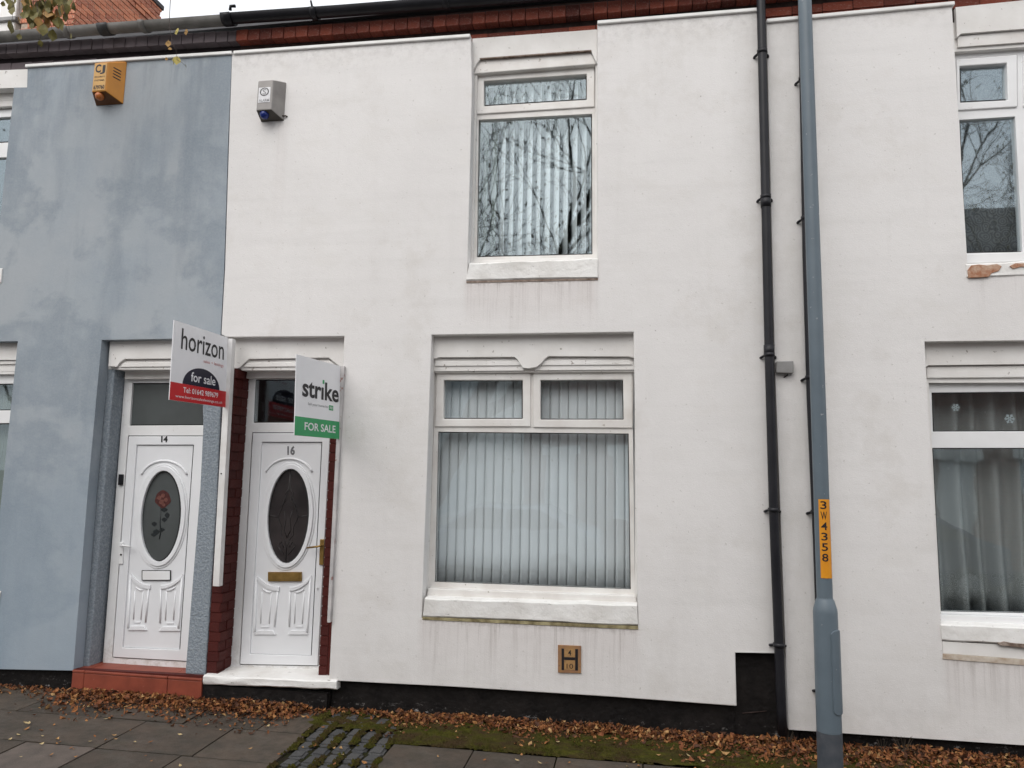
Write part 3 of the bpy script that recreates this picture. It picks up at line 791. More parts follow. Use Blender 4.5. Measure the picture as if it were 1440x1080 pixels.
# house at right
lint = slab('lintel', [(1344, 10), (1470, -3), (1560, -12), (1560, 31), (1470, 38), (1352, 47), (1346, 52)], 0.075, 0.112, STONE, H18, 0.005)
slab('moulding', [(1347, 51), (1470, 40), (1560, 32), (1560, 52), (1470, 57), (1347, 66)], 0.096, 0.165, UPVC_OLD, lint, 0.01, 3)
slab('moulding', [(1347, 66), (1470, 57), (1560, 52), (1560, 56), (1470, 62), (1347, 72)], 0.13, 0.168, ROT_SHADE, lint, 0.003)
lint = slab('lintel', [(1300, 479), (1440, 476), (1560, 474), (1560, 510), (1440, 512), (1306, 513.5), (1302, 516)], 0.075, 0.112, STONE, H18, 0.005)
slab('moulding', [(1303, 515.5), (1440, 514), (1560, 512), (1560, 530), (1440, 531), (1304, 532)], 0.096, 0.165, STONE, lint, 0.008)
slab('moulding', [(1304, 532.5), (1560, 530), (1560, 534), (1304, 538.5)], 0.13, 0.168, ROT_SHADE, lint, 0.003)  # brown strip coloured in for the shadow below the moulding
# house at left
lint = slab('lintel', [(-120, 103), (39, 97), (39, 123), (22, 123.5), (-120, 129)], 0.02, 0.112, STONE, H14, 0.004)
slab('moulding', [(-120, 131), (22, 124.5), (22, 128), (-120, 135)], 0.085, 0.16, STONE, lint, 0.004)
slab('moulding', [(-120, 137), (24, 130), (24, 141), (-120, 148)], 0.11, 0.16, STONE, lint, 0.008, 3)
lint = slab('lintel', [(-120, 483), (25, 481), (24, 506), (-120, 508)], 0.08, 0.112, STONE, H14, 0.004)
slab('moulding', [(-120, 509), (25, 507), (25, 512), (-120, 514)], 0.095, 0.16, STONE, lint, 0.004)
slab('moulding', [(-120, 515), (25, 513), (25, 523), (-120, 525)], 0.11, 0.16, STONE, lint, 0.008, 3)

def rough_sill(h, pts_top, pts_bot, y0, y1, drop=0.0, n=26, name='stone_sill', mat=None):
    """lumpy painted stone sill: front outline between two pixel lines, real depth, uneven paint."""
    V, Fc = [], []
    (ax, ay), (bx, by) = pts_top; (cx, cy), (dx, dy) = pts_bot
    for i in range(n + 1):
        t = i / n
        tp = P(ax + (bx - ax) * t, ay + (by - ay) * t, y0); bt = P(cx + (dx - cx) * t, cy + (dy - cy) * t, y0)
        j = lambda s: mnoise.noise(Vector((tp.x * 7 + s, s * 3.1, 0.5))) * 0.006
        rr = 0.010
        V += [Vector((tp.x, y1, tp.z + 0.012)), Vector((tp.x, y0 + rr, tp.z + j(1))), Vector((tp.x, y0 + j(2), tp.z - rr + j(1))), Vector(((tp.x + bt.x) / 2, y0 + j(5) * .8, (tp.z + bt.z) / 2)),
              Vector((bt.x, y0 + j(3), bt.z + rr + j(4))), Vector((bt.x, y0 + rr, bt.z + j(4))), Vector((bt.x, y1, bt.z))]
    m = 7
    for i in range(n):
        for k in range(m): Fc.append((i * m + k, i * m + (k + 1) % m, (i + 1) * m + (k + 1) % m, (i + 1) * m + k))
    Fc.append(tuple(range(m))); Fc.append(tuple(n * m + k for k in range(m)))
    o = join_geo(name, [(V, Fc)], mat or SILL, h, sm=True)
    e = o.modifiers.new('edge', 'EDGE_SPLIT'); e.split_angle = R(30)
    return o
rough_sill(H16, ((597.5, 841), (896, 851)), ((594.5, 867), (897, 880)), -0.012, 0.2)
slab('sill_ledge', [(594, 867.5), (897, 880.5), (897.5, 885.5), (593.5, 871.5)], -0.006, 0.11, MOSSY, H16, 0.002)
rough_sill(H16, ((660, 370), (840.5, 363)), ((655.5, 394.5), (840.5, 390.5)), -0.010, 0.2)
slab('sill_ledge', [(656, 395), (841, 391), (841, 394), (656, 398)], -0.004, 0.11, ROT_SHADE, H16, 0.001)
sl18 = rough_sill(H18, ((1323, 877), (1560, 887)), ((1325, 901), (1560, 914)), -0.012, 0.2)
slab('sill_ledge', [(1325, 902), (1560, 915), (1560, 936), (1326, 919)], 0.002, 0.11, STONE, H18, 0.003)
slab('sill_ledge', [(1326, 919.5), (1560, 936.5), (1560, 945), (1326, 927)], -0.006, 0.11, BROWNL, H18, 0.002)
slab('peeling_patch', [(1403, 905), (1412, 902), (1422, 904), (1440, 906), (1460, 905), (1461, 911), (1444, 912), (1420, 909), (1408, 908)], -0.022, 0.001, ROT_SHADE, sl18, 0.002)
su18 = rough_sill(H18, ((1358.5, 370.5), (1560, 361)), ((1359.5, 391), (1560, 383)), -0.008, 0.2)
PATCH = simple('bare_orange_stone', (0.36, 0.17, 0.10), (0.50, 0.36, 0.27), 30, 0.9, 0.1, bump=0.7, bscale=50)
slab('peeling_patch', [(1361, 380), (1366, 373), (1377, 371.5), (1388, 373), (1402, 371), (1409, 374), (1405, 381), (1395, 384), (1391, 389), (1377, 390), (1362, 390.5)], -0.017, 0.0, PATCH, su18, 0.003)
slab('peeling_patch', [(1420, 374), (1428, 370), (1440, 370), (1450, 371), (1447, 376), (1436, 375), (1425, 378)], -0.017, 0.0, PATCH, su18, 0.003)
rough_sill(H14, ((-120, 388), (3, 377)), ((-120, 410), (1, 398)), -0.01, 0.2)
rough_sill(H14, ((-120, 832), (0, 832)), ((-120, 856), (-4, 856)), -0.012, 0.2)

# ------------------------------------------------------------------ windows
def q(x0, x1, y0, y1): return [(x0, y0), (x1, y0), (x1, y1), (x0, y1)]
def window(h, outer, panes, sill=None, mat=None, glass=None):
    """outer: frame outline px; panes: list of (opening outline or None, glass outline)."""
    mat = mat or UPVC
    w = slab('window', [outer] + [(op or gl) for op, gl in panes], FY, FY + 0.07, mat, h, 0.004)
    for op, gl in panes:
        if op:
            slab('opener_frame', [op, gl], FY - 0.014, FY + 0.062, mat, w, 0.006)
        slab('pane', gl, FY + 0.026, FY + 0.032, glass or GLASS, w)
        # black gasket round the glass
        cx = sum(a for a, b in gl) / len(gl); cy = sum(b for a, b in gl) / len(gl)
        inn = [(a + (1.3 if a < cx else -1.3), b + (1.3 if b < cy else -1.3)) for a, b in gl]
        slab('gasket', [gl, inn], FY + 0.020, FY + 0.025, GASKET, w)
    if sill: slab('sill', sill, FY - 0.075, FY + 0.03, mat, w, 0.006)
    return w
window(H16, [(611, 523), (891, 520.5), (890, 604), (893, 836), (602, 828), (610, 604)],
       [([(613.5, 524.5), (746, 523), (746, 600), (611.5, 600)], [(624, 534.6), (735, 534.6), (735, 589), (623.5, 589)]),
        ([(749.5, 523), (889, 521.5), (889.5, 602), (749.5, 601)], [(760, 534.6), (876, 534), (877, 590), (760, 590)]),
        (None, [(616, 607), (884, 609.6), (887, 829), (611, 818.5)])],
       [(602, 827.5), (894, 838), (896, 851), (600, 840)], UPVC_OLD, GLASS_L)
window(H16, [(669.5, 103), (837, 90), (837, 152), (838, 250), (840, 364), (661, 371), (667, 250), (669, 161)],
       [([(670.5, 104.5), (836, 92), (836, 150), (670, 160.5)], [(680.5, 114), (825, 104), (825, 140), (680.5, 149)]),
        (None, [(673, 168.5), (832.5, 160), (833, 357.5), (670.5, 361.5)])], None, UPVC_OLD)
window(H18, [(1342, 75), (1560, 56), (1560, 370), (1354, 370), (1346, 200)],
       [([(1345, 83), (1430.5, 76.5), (1431, 150), (1346.5, 155)], [(1349.5, 93), (1416, 88.5), (1417.5, 140.6), (1350.5, 144)]),
        ([(1439, 76), (1520, 69), (1521, 146), (1439.5, 149.5)], [(1449, 87), (1507, 82), (1508, 136), (1450, 139.5)]),
        (None, [(1349, 168.5), (1427.5, 163.5), (1438, 354.5), (1357.5, 356)]), (None, [(1446, 162.5), (1512, 158), (1522, 350), (1455, 354)])],
       [(1357, 357.5), (1560, 348), (1560, 362), (1358, 371)], glass=GLASS_R)
window(H18, [(1305, 540), (1560, 536), (1560, 880), (1322, 874), (1313, 700)],
       [(None, [(1310, 552), (1545, 550), (1545, 606), (1312, 607)]), (None, [(1311, 630), (1545, 630), (1545, 865), (1322, 860)])],
       [(1321, 864), (1560, 872), (1560, 887), (1322, 877)], glass=GLASS_L)
window(H14, [(-95, 160), (22, 153), (4, 378), (-120, 388)],
       [(None, [(-84, 170), (18, 164), (14.5, 200), (-87, 206)]), (None, [(-87, 225), (12.5, 221), (-1, 365), (-100, 375)])], glass=GLASS_R)
window(H14, [(-95, 528), (24, 526), (0, 836), (-125, 836)],
       [(None, [(-84, 541), (20, 539.5), (16, 577), (-87, 578)]), (None, [(-88, 597), (14.5, 595), (-4, 818), (-108, 820)])])

# ------------------------------------------------------------------ blinds and curtains
def blind(label, x0, x1, z0, z1, n, ang, width, Y, mat, jit=4, loose=(), curve=0.008):
    b = thing('vertical_blind', label, 'blind', ((x0 + x1) / 2, Y, z0), 'vertical blinds behind the windows')
    box('headrail', x0, x1, Y - 0.02, Y + 0.02, z1, z1 + 0.04, UPVC, b)
    for i in range(n):
        xc = x0 + (x1 - x0) * (i + 0.5) / n
        a = R(ang + rnd.uniform(-jit, jit))
        if i in loose: a = R(ang + 28)
        V = []
        nz = 6
        for k in range(nz + 1):
            z = z0 + rnd.uniform(0, 0.003) + (z1 - z0) * k / nz
            aa = a + R(rnd.uniform(-2.0, 2.0)) * (1 - k / nz)
            for s in (-1, -0.5, 0, 0.5, 1):
                u = s * width / 2; bow = curve * (1 - s * s)
                V.append((xc + u * math.cos(aa) - bow * math.sin(aa) * 0, Y + u * math.sin(aa) - bow, z))
        Fc = [(k * 5 + s, k * 5 + s + 1, (k + 1) * 5 + s + 1, (k + 1) * 5 + s) for k in range(nz) for s in range(4)]
        o = pydata('slat', V, Fc, mat(i) if callable(mat) else mat, b, sm=True)
        m = o.modifiers.new('thick', 'SOLIDIFY'); m.thickness = 0.001
    return b
BY = 0.29
blind('pale closed vertical blind behind the large ground floor window', P(606, 700, BY).x, P(893, 700, BY).x, P(740, 828, BY).z, 2.62, 22, 7, 0.0752, BY, BLIND, 2, (), 0.003)
blind('half open vertical blind behind the upper window under the eaves', P(664, 250, BY).x, P(840, 250, BY).x, P(740, 366, BY).z, 5.12, 14, -50, 0.080, BY, lambda i: BLIND_G if i < 3 else BLIND_U, 6)
blind('pale vertical blind behind the cut off ground floor window at left edge', -6.6, P(20, 580, BY).x, 0.9, 2.55, 18, 10, 0.089, BY, BLIND_G, 4)
def curtain(label, x0, x1, z0, z1, Y, mat, folds, amp, name='net_curtain'):
    V = []; nx, nz = folds * 8, 10
    for k in range(nz + 1):
        for i in range(nx + 1):
            t = i / nx
            ph = t * folds * 2 * math.pi
            y = Y + amp * (math.sin(ph + 0.8 * math.sin(ph * 0.37)) + 0.4 * math.sin(ph * 0.43 + 1.0)) * (0.6 + 0.4 * (1 - k / nz))
            V.append((x0 + (x1 - x0) * t + 0.01 * math.sin(k * 0.7 + t * 9) * (1 - k / nz), y, z0 + (z1 - z0) * k / nz + 0.006 * math.sin(ph)))
    Fc = [(k * (nx + 1) + i, k * (nx + 1) + i + 1, (k + 1) * (nx + 1) + i + 1, (k + 1) * (nx + 1) + i) for k in range(nz) for i in range(nx)]
    o = pydata(name, V, Fc, mat, None, sm=True)
    m = o.modifiers.new('thick', 'SOLIDIFY'); m.thickness = 0.0015
    return tag(o, label, 'curtain', 'net curtains in the right house')
curtain('grey folded net curtain with a flowery hem in the lower right window', P(1300, 700, 0.30).x, 3.85, P(1400, 868, .30).z, 2.62, 0.38, LACE_L, 13, 0.055)
curtain('dark lace net curtain with rings in the upper right window', P(1340, 300, .30).x, 3.85, P(1400, 366, .30).z, 5.2, 0.32, LACE_U, 5, 0.010)
SNOW = simple('pale_snowflake_sticker', (0.60, 0.68, 0.70), None, 5, 0.6)
def snowflake(px, py, r, label):
    c = P(px, py, FY + 0.037); g = []
    for k in range(6):
        a = k * math.pi / 3
        d = Vector((math.cos(a), 0, math.sin(a))); n_ = Vector((-math.sin(a), 0, math.cos(a)))
        def bar(a_, b_, w_):
            t = (b_ - a_).normalized(); s_ = Vector((-t.z, 0, t.x)) * w_
            v = [a_ - s_, b_ - s_, b_ + s_, a_ + s_]
            g.append((v + [q_ + Vector((0, .001, 0)) for q_ in v], [(0, 1, 2, 3), (7, 6, 5, 4), (0, 4, 5, 1), (1, 5, 6, 2), (2, 6, 7, 3), (3, 7, 4, 0)]))
        bar(c + d * 0.004, c + d * r, 0.0035)
        for s in (-1, 1): bar(c + d * r * .55, c + d * r * .8 + n_ * s * r * .28, 0.003)
    tag(join_geo('snowflake_sticker', g, SNOW), label, 'sticker', 'snowflake stickers on the window')
snowflake(1420, 589, 0.035, 'brighter snowflake sticker low on the top light of the right window')
snowflake(1344, 573, 0.028, 'fainter snowflake sticker near the left of the right window top light')

# ------------------------------------------------------------------ doors
def ell(cx, cy, a, b, k, n=40):
    return [(cx + a * math.cos(t) + k * b * math.sin(t), cy + b * math.sin(t)) for t in [2 * math.pi * i / n for i in range(n)]]
def strip(name, pts, Y, r, mat, parent, seg=8):
    v, f = tube_geo([P(a, b, Y) for a, b in pts], r, seg)
    return join_geo(name, [(v, f)], mat, parent, sm=True)
def door(h, fr, fan, leaf, panel, oval, glass, lab):
    d = slab('door', [fr, fan, leaf], DY, DY + 0.075, UPVC, h, 0.004)
    if lab: d['label'] = lab
    slab('fanlight', fan, DY + 0.022, DY + 0.03, OBSC if h is H14 else GLASS, d)
    cx = sum(a for a, b in fan) / 4; cy = sum(b for a, b in fan) / 4
    slab('gasket', [fan, [(a + (1.5 if a < cx else -1.5), b + (1.5 if b < cy else -1.5)) for a, b in fan]], DY + 0.016, DY + 0.0215, GASKET, d)
    # leaf: sash frame, then the moulded panel set a little back
    ins = 1.0
    lx = sum(a for a, b in leaf) / 4; ly = sum(b for a, b in leaf) / 4
    lf = [(a + (ins if a < lx else -ins), b + (ins if b < ly else -ins)) for a, b in leaf]
    slab('leaf_frame', [lf, panel], DY - 0.012, DY + 0.05, DOORW, d, 0.004)
    slab('gasket', [leaf, lf], DY + 0.012, DY + 0.03, GASKET, d)
    ex, ey, ea, eb, ek = oval
    ring_i = ell(ex, ey, ea, eb, ek); 
    px_ = sum(a for a, b in panel) / 4; py_ = sum(b for a, b in panel) / 4
    pin = [(a + (1.0 if a < px_ else -1.0), b + (1.0 if b < py_ else -1.0)) for a, b in panel]
    slab('gasket', [panel, pin], DY + 0.008, DY + 0.02, GASKET, d)
    slab('leaf_panel', [pin, ell(ex, ey, ea + 1, eb + 1, ek)], DY + 0.002, DY + 0.04, DOORW, d)
    og = slab('oval_glass', ell(ex, ey, ea + 0.5, eb + 0.5, ek), DY + 0.012, DY + 0.02, glass, d)
    slab('gasket', [ell(ex, ey, ea + .3, eb + .3, ek), ell(ex, ey, ea - 1.8, eb - 1.8, ek)], DY + 0.006, DY + 0.0118, GASKET, d)
    slab('oval_surround', [ell(ex, ey, ea + 6.0, eb + 6.5, ek), ring_i], DY - 0.016, DY + 0.010, DOORW, d, 0.009, 3)
    slab('oval_surround', [ell(ex, ey, ea + 9.5, eb + 10, ek), ell(ex, ey, ea + 5.2, eb + 5.8, ek)], DY - 0.005, DY + 0.010, DOORW, d, 0.005, 2)
    return d
def arch(cx, cy, hw, hh, k=0.0, n=18):
    out = []
    for i in range(n + 1):
        t = math.pi * (0.10 + 0.80 * (1 - i / n))
        out.append((cx + hw * math.cos(t), cy - hh * math.sin(t)))
    return out
def low_panels(d, x0, x1, yt, yb, k, flip):
    """one of the pair of moulded panels under the letterbox; flip=+1: dips to the right."""
    sh = lambda y: k * (y - yt)
    L_, R_ = (x0, x1) if flip > 0 else (x1, x0)
    wd = R_ - L_
    crv = [(L_ + wd * t, yt + (yb - yt) * 0.20 * (1 - (1 - t) ** 2.2)) for t in [i / 10 for i in range(11)]]
    f = lambda p: (p[0] + sh(p[1]), p[1])
    y_i = crv[-1][1]
    crv2 = [(a, b + 3.0) for a, b in crv]
    slab('panel_moulding', [f(p) for p in crv] + [f(p) for p in reversed([(a, b + 5.5) for a, b in crv])], DY - 0.010, DY + 0.006, DOORW, d, 0.006, 2)
    strip('panel_moulding', [f(p) for p in ((L_, yt + 2), (L_ + wd * .04, yb - 12), (L_ + wd * .05, yb - 4))], DY, 0.010, DOORW, d)
    strip('panel_moulding', [f(p) for p in ((R_ - wd * .05, y_i + 3), (R_ - wd * .10, yb - 12))], DY, 0.008, DOORW, d)
    strip('panel_moulding', [f(p) for p in ((L_ + wd * .27, yt + 24), (L_ + wd * .29, yb - 16))], DY + 0.002, 0.006, DOORW, d)
    strip('panel_moulding', [f(p) for p in ((R_ - wd * .32, y_i + 8), (R_ - wd * .34, yb - 16))], DY + 0.002, 0.006, DOORW, d)
    ar = [(L_ + wd * (.30 + .38 * t), y_i + 3.5 + 4.5 * math.sin(math.pi * (0.15 + .6 * t)) - 3 * (1 - t)) for t in [i / 6 for i in range(7)]]
    strip('panel_moulding', [f(p) for p in ar], DY, 0.007, DOORW, d)
    slab('panel_moulding', [f(p) for p in ((L_ + wd * .30, yb - 12.5), (L_ + wd * .62, yb - 12.5), (L_ + wd * .62, yb - 10.5), (L_ + wd * .30, yb - 10.5))], DY - 0.004, DY + 0.006, DOORW, d, 0.002)
    slab('panel_moulding', [f(p) for p in ((L_ + wd * .14, yb - 6.5), (R_ - wd * .18, yb - 6.5), (R_ - wd * .02, yb - 0.3), (L_ - wd * .02, yb - 0.3))], DY - 0.010, DY + 0.006, DOORW, d, 0.006, 2)

d16 = door(H16, [(347, 522), (482, 520), (477, 620), (464, 949), (322, 946), (336, 700)], [(359, 533.5), (458, 533), (455.5, 594), (356, 594.5)],
           [(354.5, 608), (465, 608), (447.5, 937), (336.5, 935)], [(368, 621.5), (453, 621.5), (438, 922.5), (351, 920)], (405, 725.8, 29, 66.5, -0.052), OBSC_D, None)
d14 = door(H14, [(176, 522), (298, 520), (270, 940), (144, 934)], [(186, 538.5), (289, 538), (286.5, 598), (182, 598.5)],
           [(180, 612.5), (289, 612.5), (267, 931), (157.5, 925)], [(192, 625.5), (272.5, 625.5), (253, 914), (172, 911)], (226, 726, 28, 64, -0.06), OBSC, None)
strip('panel_moulding', arch(406.5, 672, 34, 27), DY, 0.010, DOORW, d16); strip('panel_moulding', arch(231, 676, 33.5, 28), DY, 0.010, DOORW, d14)
low_panels(d16, 361, 393.5, 809, 893, -0.055, 1); low_panels(d16, 407.5, 437, 809, 893, -0.05, -1)
low_panels(d14, 184, 212, 807, 887, -0.065, 1); low_panels(d14, 226, 256.5, 807, 888, -0.055, -1)
def onplane(pts, Y):
    (ax, ay), (bx, by), (cx, cy), (dx, dy) = pts      # TL TR BR BL
    TL, TR, BR, BL = [P(*p, Y) for p in pts]
    return lambda u, v: (TL * (1 - u) + TR * u) * v + (BL * (1 - u) + BR * u) * (1 - v)
NUMG = simple('grey_house_numeral', (0.10, 0.10, 0.11), (0.20, 0.20, 0.21), 60, 0.5)
lettering('16', onplane([(404, 627), (415, 627), (414.5, 640), (404, 640)], DY + 0.0005), 0, 1, 0, 1, NUMG, d16, 0.045, 'house_number')
lettering('14', onplane([(226.5, 613.5), (236, 613.5), (235.5, 622), (226.5, 622)], DY - 0.0135), 0, 1, 0, 1, INKB, d14, 0.05, 'house_number')
# letterboxes, handles
lb = slab('letterbox', q(376.5, 423.5, 804.5, 817.5), DY - 0.016, DY + 0.004, GOLD, d16, 0.003); 
slab('letterbox_flap', [(379, 806.5), (420.5, 807), (420, 815.5), (379, 815)], DY - 0.021, DY - 0.0162, GOLD, d16, 0.002)
slab('letterbox', [q(199, 239.5, 802, 816.5), q(200, 238.7, 803, 815.5)], DY - 0.010, DY + 0.004, GASKET, d14, 0.002)
slab('letterbox_flap', q(200, 238.7, 803, 815.5), DY - 0.013, DY + 0.002, UPVC, d14, 0.003)
slab('handle', [(449.8, 758.5), (455.5, 758.5), (454, 794.5), (448.6, 794.5)], DY - 0.028, DY - 0.012, GOLD, d16, 0.004)
tube('handle', [P(452.6, 767, DY - 0.02), P(452.0, 767.5, DY - 0.06), P(447, 768.5, DY - 0.065), P(431.5, 770.5, DY - 0.06)], [0.008, 0.008, 0.008, 0.007], GOLD, d16, 8)
slab('handle', [(168, 762), (173.5, 762), (172.5, 793.5), (166.8, 793.5)], DY - 0.024, DY + 0.002, UPVC, d14, 0.005)
tube('handle', [P(170, 767, DY - 0.02), P(169.5, 767, DY - 0.055), P(174, 767.5, DY - 0.06), P(184, 769, DY - 0.055)], [0.008, 0.008, 0.008, 0.008], UPVC, d14, 8)
tube('keyhole', [P(170, 780, DY - 0.023), P(170, 780, DY - 0.03)], 0.008, GASKET, d14, 10)
bell = slab('doorbell', [(166.6, 667), (172, 667), (171, 682), (165.6, 682)], DY - 0.022, DY + 0.001, BLACKPL, d14, 0.003)
tube('door_knob_latch', [P(446, 827, DY - 0.01), P(446, 827, DY - 0.03)], 0.006, UPVC, d16, 8)
# rose in the glass of 14
def disc(name, cx, cy, rx, ry, Y, mat, parent, n=14, wob=0.0):
    lp = [(cx + (rx * (1 + wob * math.sin(5 * t))) * math.cos(t), cy + ry * (1 + wob * math.cos(4 * t)) * math.sin(t)) for t in [2 * math.pi * i / n for i in range(n)]]
    return slab(name, lp, Y, Y + 0.0012, mat, parent)
ry_ = DY + 0.0105
disc('rose_motif', 229, 702, 11.0, 12, ry_, ROSE_R, d14, 20, 0.08)
for a, b, r_ in ((224, 700, 3.4), (229, 697, 3.2), (233, 703, 3.2), (227, 706, 3.8), (230, 710, 2.4)): disc('rose_petal', a, b, r_, r_ * .9, ry_ - 0.0014, ROSE_P, d14, 9, 0.15)
strip('rose_stem', [(226, 714), (225, 735), (226, 748), (224, 758)], ry_, 0.005, ROSE_D, d14, 5)
for a, b, r1, r2 in ((231, 717, 5, 3), (235, 725, 3.5, 4), (231, 731, 4, 3), (217, 737, 4, 3), (220, 748, 5, 3.5), (228, 745, 4, 2.5), (216, 752, 4, 2.5)): disc('rose_leaf', a, b, r1, r2, ry_, ROSE_D, d14, 8, 0.2)
# leaded pattern in the glass of 16
def cam_line(pts): strip('lead_came', pts, DY + 0.010, 0.0035, LEAD, d16, 5)
cxg = lambda y: 405 - 0.052 * (y - 725.8)
def mirror_line(pts):
    for s in (1, -1): cam_line([(cxg(y) + s * dx, y) for dx, y in pts])
mirror_line([(0, 662), (1.0, 690), (6, 702), (9, 712), (14, 727), (8, 742), (9, 752), (4, 758), (0, 770), (0, 790)])
mirror_line([(0, 686), (6, 694), (3, 702), (10, 712)]); mirror_line([(14, 727), (29, 724)]); mirror_line([(6, 718), (3, 730), (5, 745), (0, 756)])
mirror_line([(4, 770), (8, 762), (12, 768), (3, 780)])

# piers, jambs and steps at the doors
pz0, pz1 = 0.17, P(160, 512, .09).z
box('roughcast_jamb', P(124, 700, 0.112).x - 0.2, P(162, 680, DY).x, 0.114, 0.32, 0.19, P(160, 514, .11).z, PEBBLE, H14, 0.01)
pr0 = P(287.5, 600, 0.05).x; 
slab('roughcast_pier', [(284.5, 575), (285, 600), (281, 685), (260.5, 948), (288.5, 950), (305, 700), (311, 560), (311, 540), (285, 540)], 0.03, 0.24, PEBBLE, H14, 0.012)
bx1 = P(337, 740, DY).x; bx0 = P(301, 760, 0.03).x + 0.004
me = brick_mesh(BRICK_PAINT)
zc = 0.172; k = 0
ztop = P(335, 519, 0.06).z
box('brick_backing', bx0 + 0.004, bx1 - 0.005, 0.038, 0.30, 0.15, ztop, MORT_RED, H16)
while zc < ztop - 0.02:
    zt = min(zc + 0.068, ztop)
    cuts = [bx0, bx1] if k % 2 else [bx0, bx0 + 0.10, bx1]
    for a, b in zip(cuts, cuts[1:]):
        put_box('brick', me, H16, a + 0.003, b - (0.003 if b < bx1 else rnd.uniform(-.002, .003)), 0.032 + rnd.uniform(-.003, .003), 0.139, zc, zt)
    put_box('brick', me, H16, bx1 - 0.10, bx1 + rnd.uniform(-.002, .003), 0.145, 0.30, zc, zt)
    zc += 0.075; k += 1
jx = P(463, 700, 0.13).x
box('door_jamb', jx - 0.004, jx + 0.08, 0.112, 0.30, 0.20, 2.66, MORT_RED, H16)
zc = 0.25
while zc < 2.60:
    put_box('brick', me, H16, jx - 0.010, jx + 0.06, 0.106, 0.28, zc, zc + 0.068); zc += 0.075
# tiled red step
stp = slab('doorstep', [(104, 941), (285.5, 950.5), (284, 985), (100, 975)], -0.002, 0.05, MORT_RED, H14)
def tilebox(px0, px1):
    a = P(px0, 943, -0.01).x; b = P(px1, 943, -0.01).x
    box('tile', a + 0.0015, b - 0.0015, -0.012, 0.02, -0.02, 0.178, TERRA, stp, 0.004)
    box('tile', a + 0.0015, b - 0.0015, -0.016, 0.318, 0.180, 0.200, TERRA, stp, 0.005)
for a, b in ((102, 119), (119, 237), (237, 285.5)): tilebox(a, b)
box('doorstep', -3.355, -2.30, 0.0, 0.236, 0.02, 0.150, BLACKP, H16)
ts = rough_sill(H16, ((286, 950), (473, 957.5)), ((285, 962), (473, 970.5)), -0.025, 0.318, name='doorstep')

# ------------------------------------------------------------------ drainpipes
def drainpipe(label, pts, r, brackets, joints, bend):
    yc = -0.055
    pp = [P(a, b, yc) for a, b in pts]
    t = thing('drainpipe', label, 'drainpipe', (pp[-1].x, yc, 0.02), 'black drainpipes on the party line')
    tube('pipe', bend + pp, r, BLACKPL, t, 16)
    def at(py):
        for (x0, y0), (x1, y1) in zip(pts, pts[1:]):
            if y0 <= py <= y1: return P(x0 + (x1 - x0) * (py - y0) / (y1 - y0), py, yc)
    for py in brackets:
        c = at(py)
        b = tube('bracket', [c + Vector((0, 0, 0.014)), c - Vector((0, 0, 0.014))], r + 0.006, BLACKPL, t, 16)
        for s in (-1, 1):
            join_geo('bracket_lug', [tube_geo([c + Vector((s * r * .7, 0.015, 0)), c + Vector((s * (r + 0.016), 0.042, -0.012)), c + Vector((s * (r + 0.018), 0.056, -0.014))], [0.009, 0.010, 0.010], 8)], BLACKPL, b)
    for py in joints:
        c = at(py); tube('pipe_socket', [c + Vector((0, 0, 0.04)), c + Vector((0, 0, -0.035))], r + 0.005, BLACKPL, t, 16)
    return t
drainpipe('left black drainpipe beside the grey junction box on white wall', [(1070, 0), (1073, 120), (1076.7, 277), (1081.8, 500), (1088, 717), (1095.5, 907), (1099, 1000), (1101, 1034)], 0.033,
          [73, 277, 499, 717, 907], [493, 285], [Vector((1.0, -0.055, 5.66))])
drainpipe('right black drainpipe half hidden behind the grey lamp post', [(1128.5, 0), (1135, 360), (1141, 560), (1150, 760), (1157, 960), (1160, 1040)], 0.033,
          [111, 307, 531, 720, 972], [], [P(1127, -30, -0.055)])
jb = thing('junction_box', 'small grey junction box between the two drainpipes', 'junction box', P(1103, 516))
slab('casing', [(1092, 508), (1116, 507.5), (1116, 525), (1091.5, 524)], -0.045, 0.0, GREYBOX, jb, 0.006)
tube('cable', [P(1108, 524, -0.02), P(1107, 528, -0.012), P(1102, 531, -0.004)], 0.004, BLACKPL, jb, 6)

# ------------------------------------------------------------------ alarm boxes
def alarm(label, xl, xr, xbl, xbr, zt, zfb, zbt, zbb, yf, case, under, lens, lz):
    t = thing('alarm_box', label, 'alarm box', ((xl + xr) / 2, 0, zbb))
    prof = [(0.0, zbt), (yf, zt), (yf, zfb), (0.0, zbb)]
    # the casing widens from its face to the wall
    V = [Vector((xl if y < 0 else xbl, y, z)) for y, z in prof] + [Vector((xr if y < 0 else xbr, y, z)) for y, z in prof]
    c = pydata('casing', V, [(0, 1, 2, 3), (7, 6, 5, 4), (0, 4, 5, 1), (1, 5, 6, 2), (3, 7, 4, 0), (2, 6, 7, 3)], [case, under], t, mi=[0, 0, 0, 0, 0, 1])
    fixn2 = bmesh.new(); fixn2.from_mesh(c.data); bmesh.ops.recalc_face_normals(fixn2, faces=fixn2.faces); fixn2.to_mesh(c.data); fixn2.free()
    bev(c, 0.008, 2)
    # strobe dome on the sloping underside
    n = Vector((0, zbb - zfb, -(0.0 - yf))).normalized()
    n = Vector((0, (zbb - zfb), yf)).normalized()
    if n.z > 0: n = -n
    ctr = Vector(((xl + xr) / 2 * (1 - lz) + (xbl + xbr) / 2 * lz - 0.02, yf * (1 - lz), zfb + (zbb - zfb) * lz))
    bm = bmesh.new(); bmesh.ops.create_uvsphere(bm, u_segments=18, v_segments=10, radius=0.038)
    me = bpy.data.meshes.new('strobe_lens'); bm.to_mesh(me); bm.free(); smooth(me)
    for v in me.vertices: v.co = v.co + ctr + n * 0.006
    link('strobe_lens', me, lens, t)
    return t
AF = -0.125
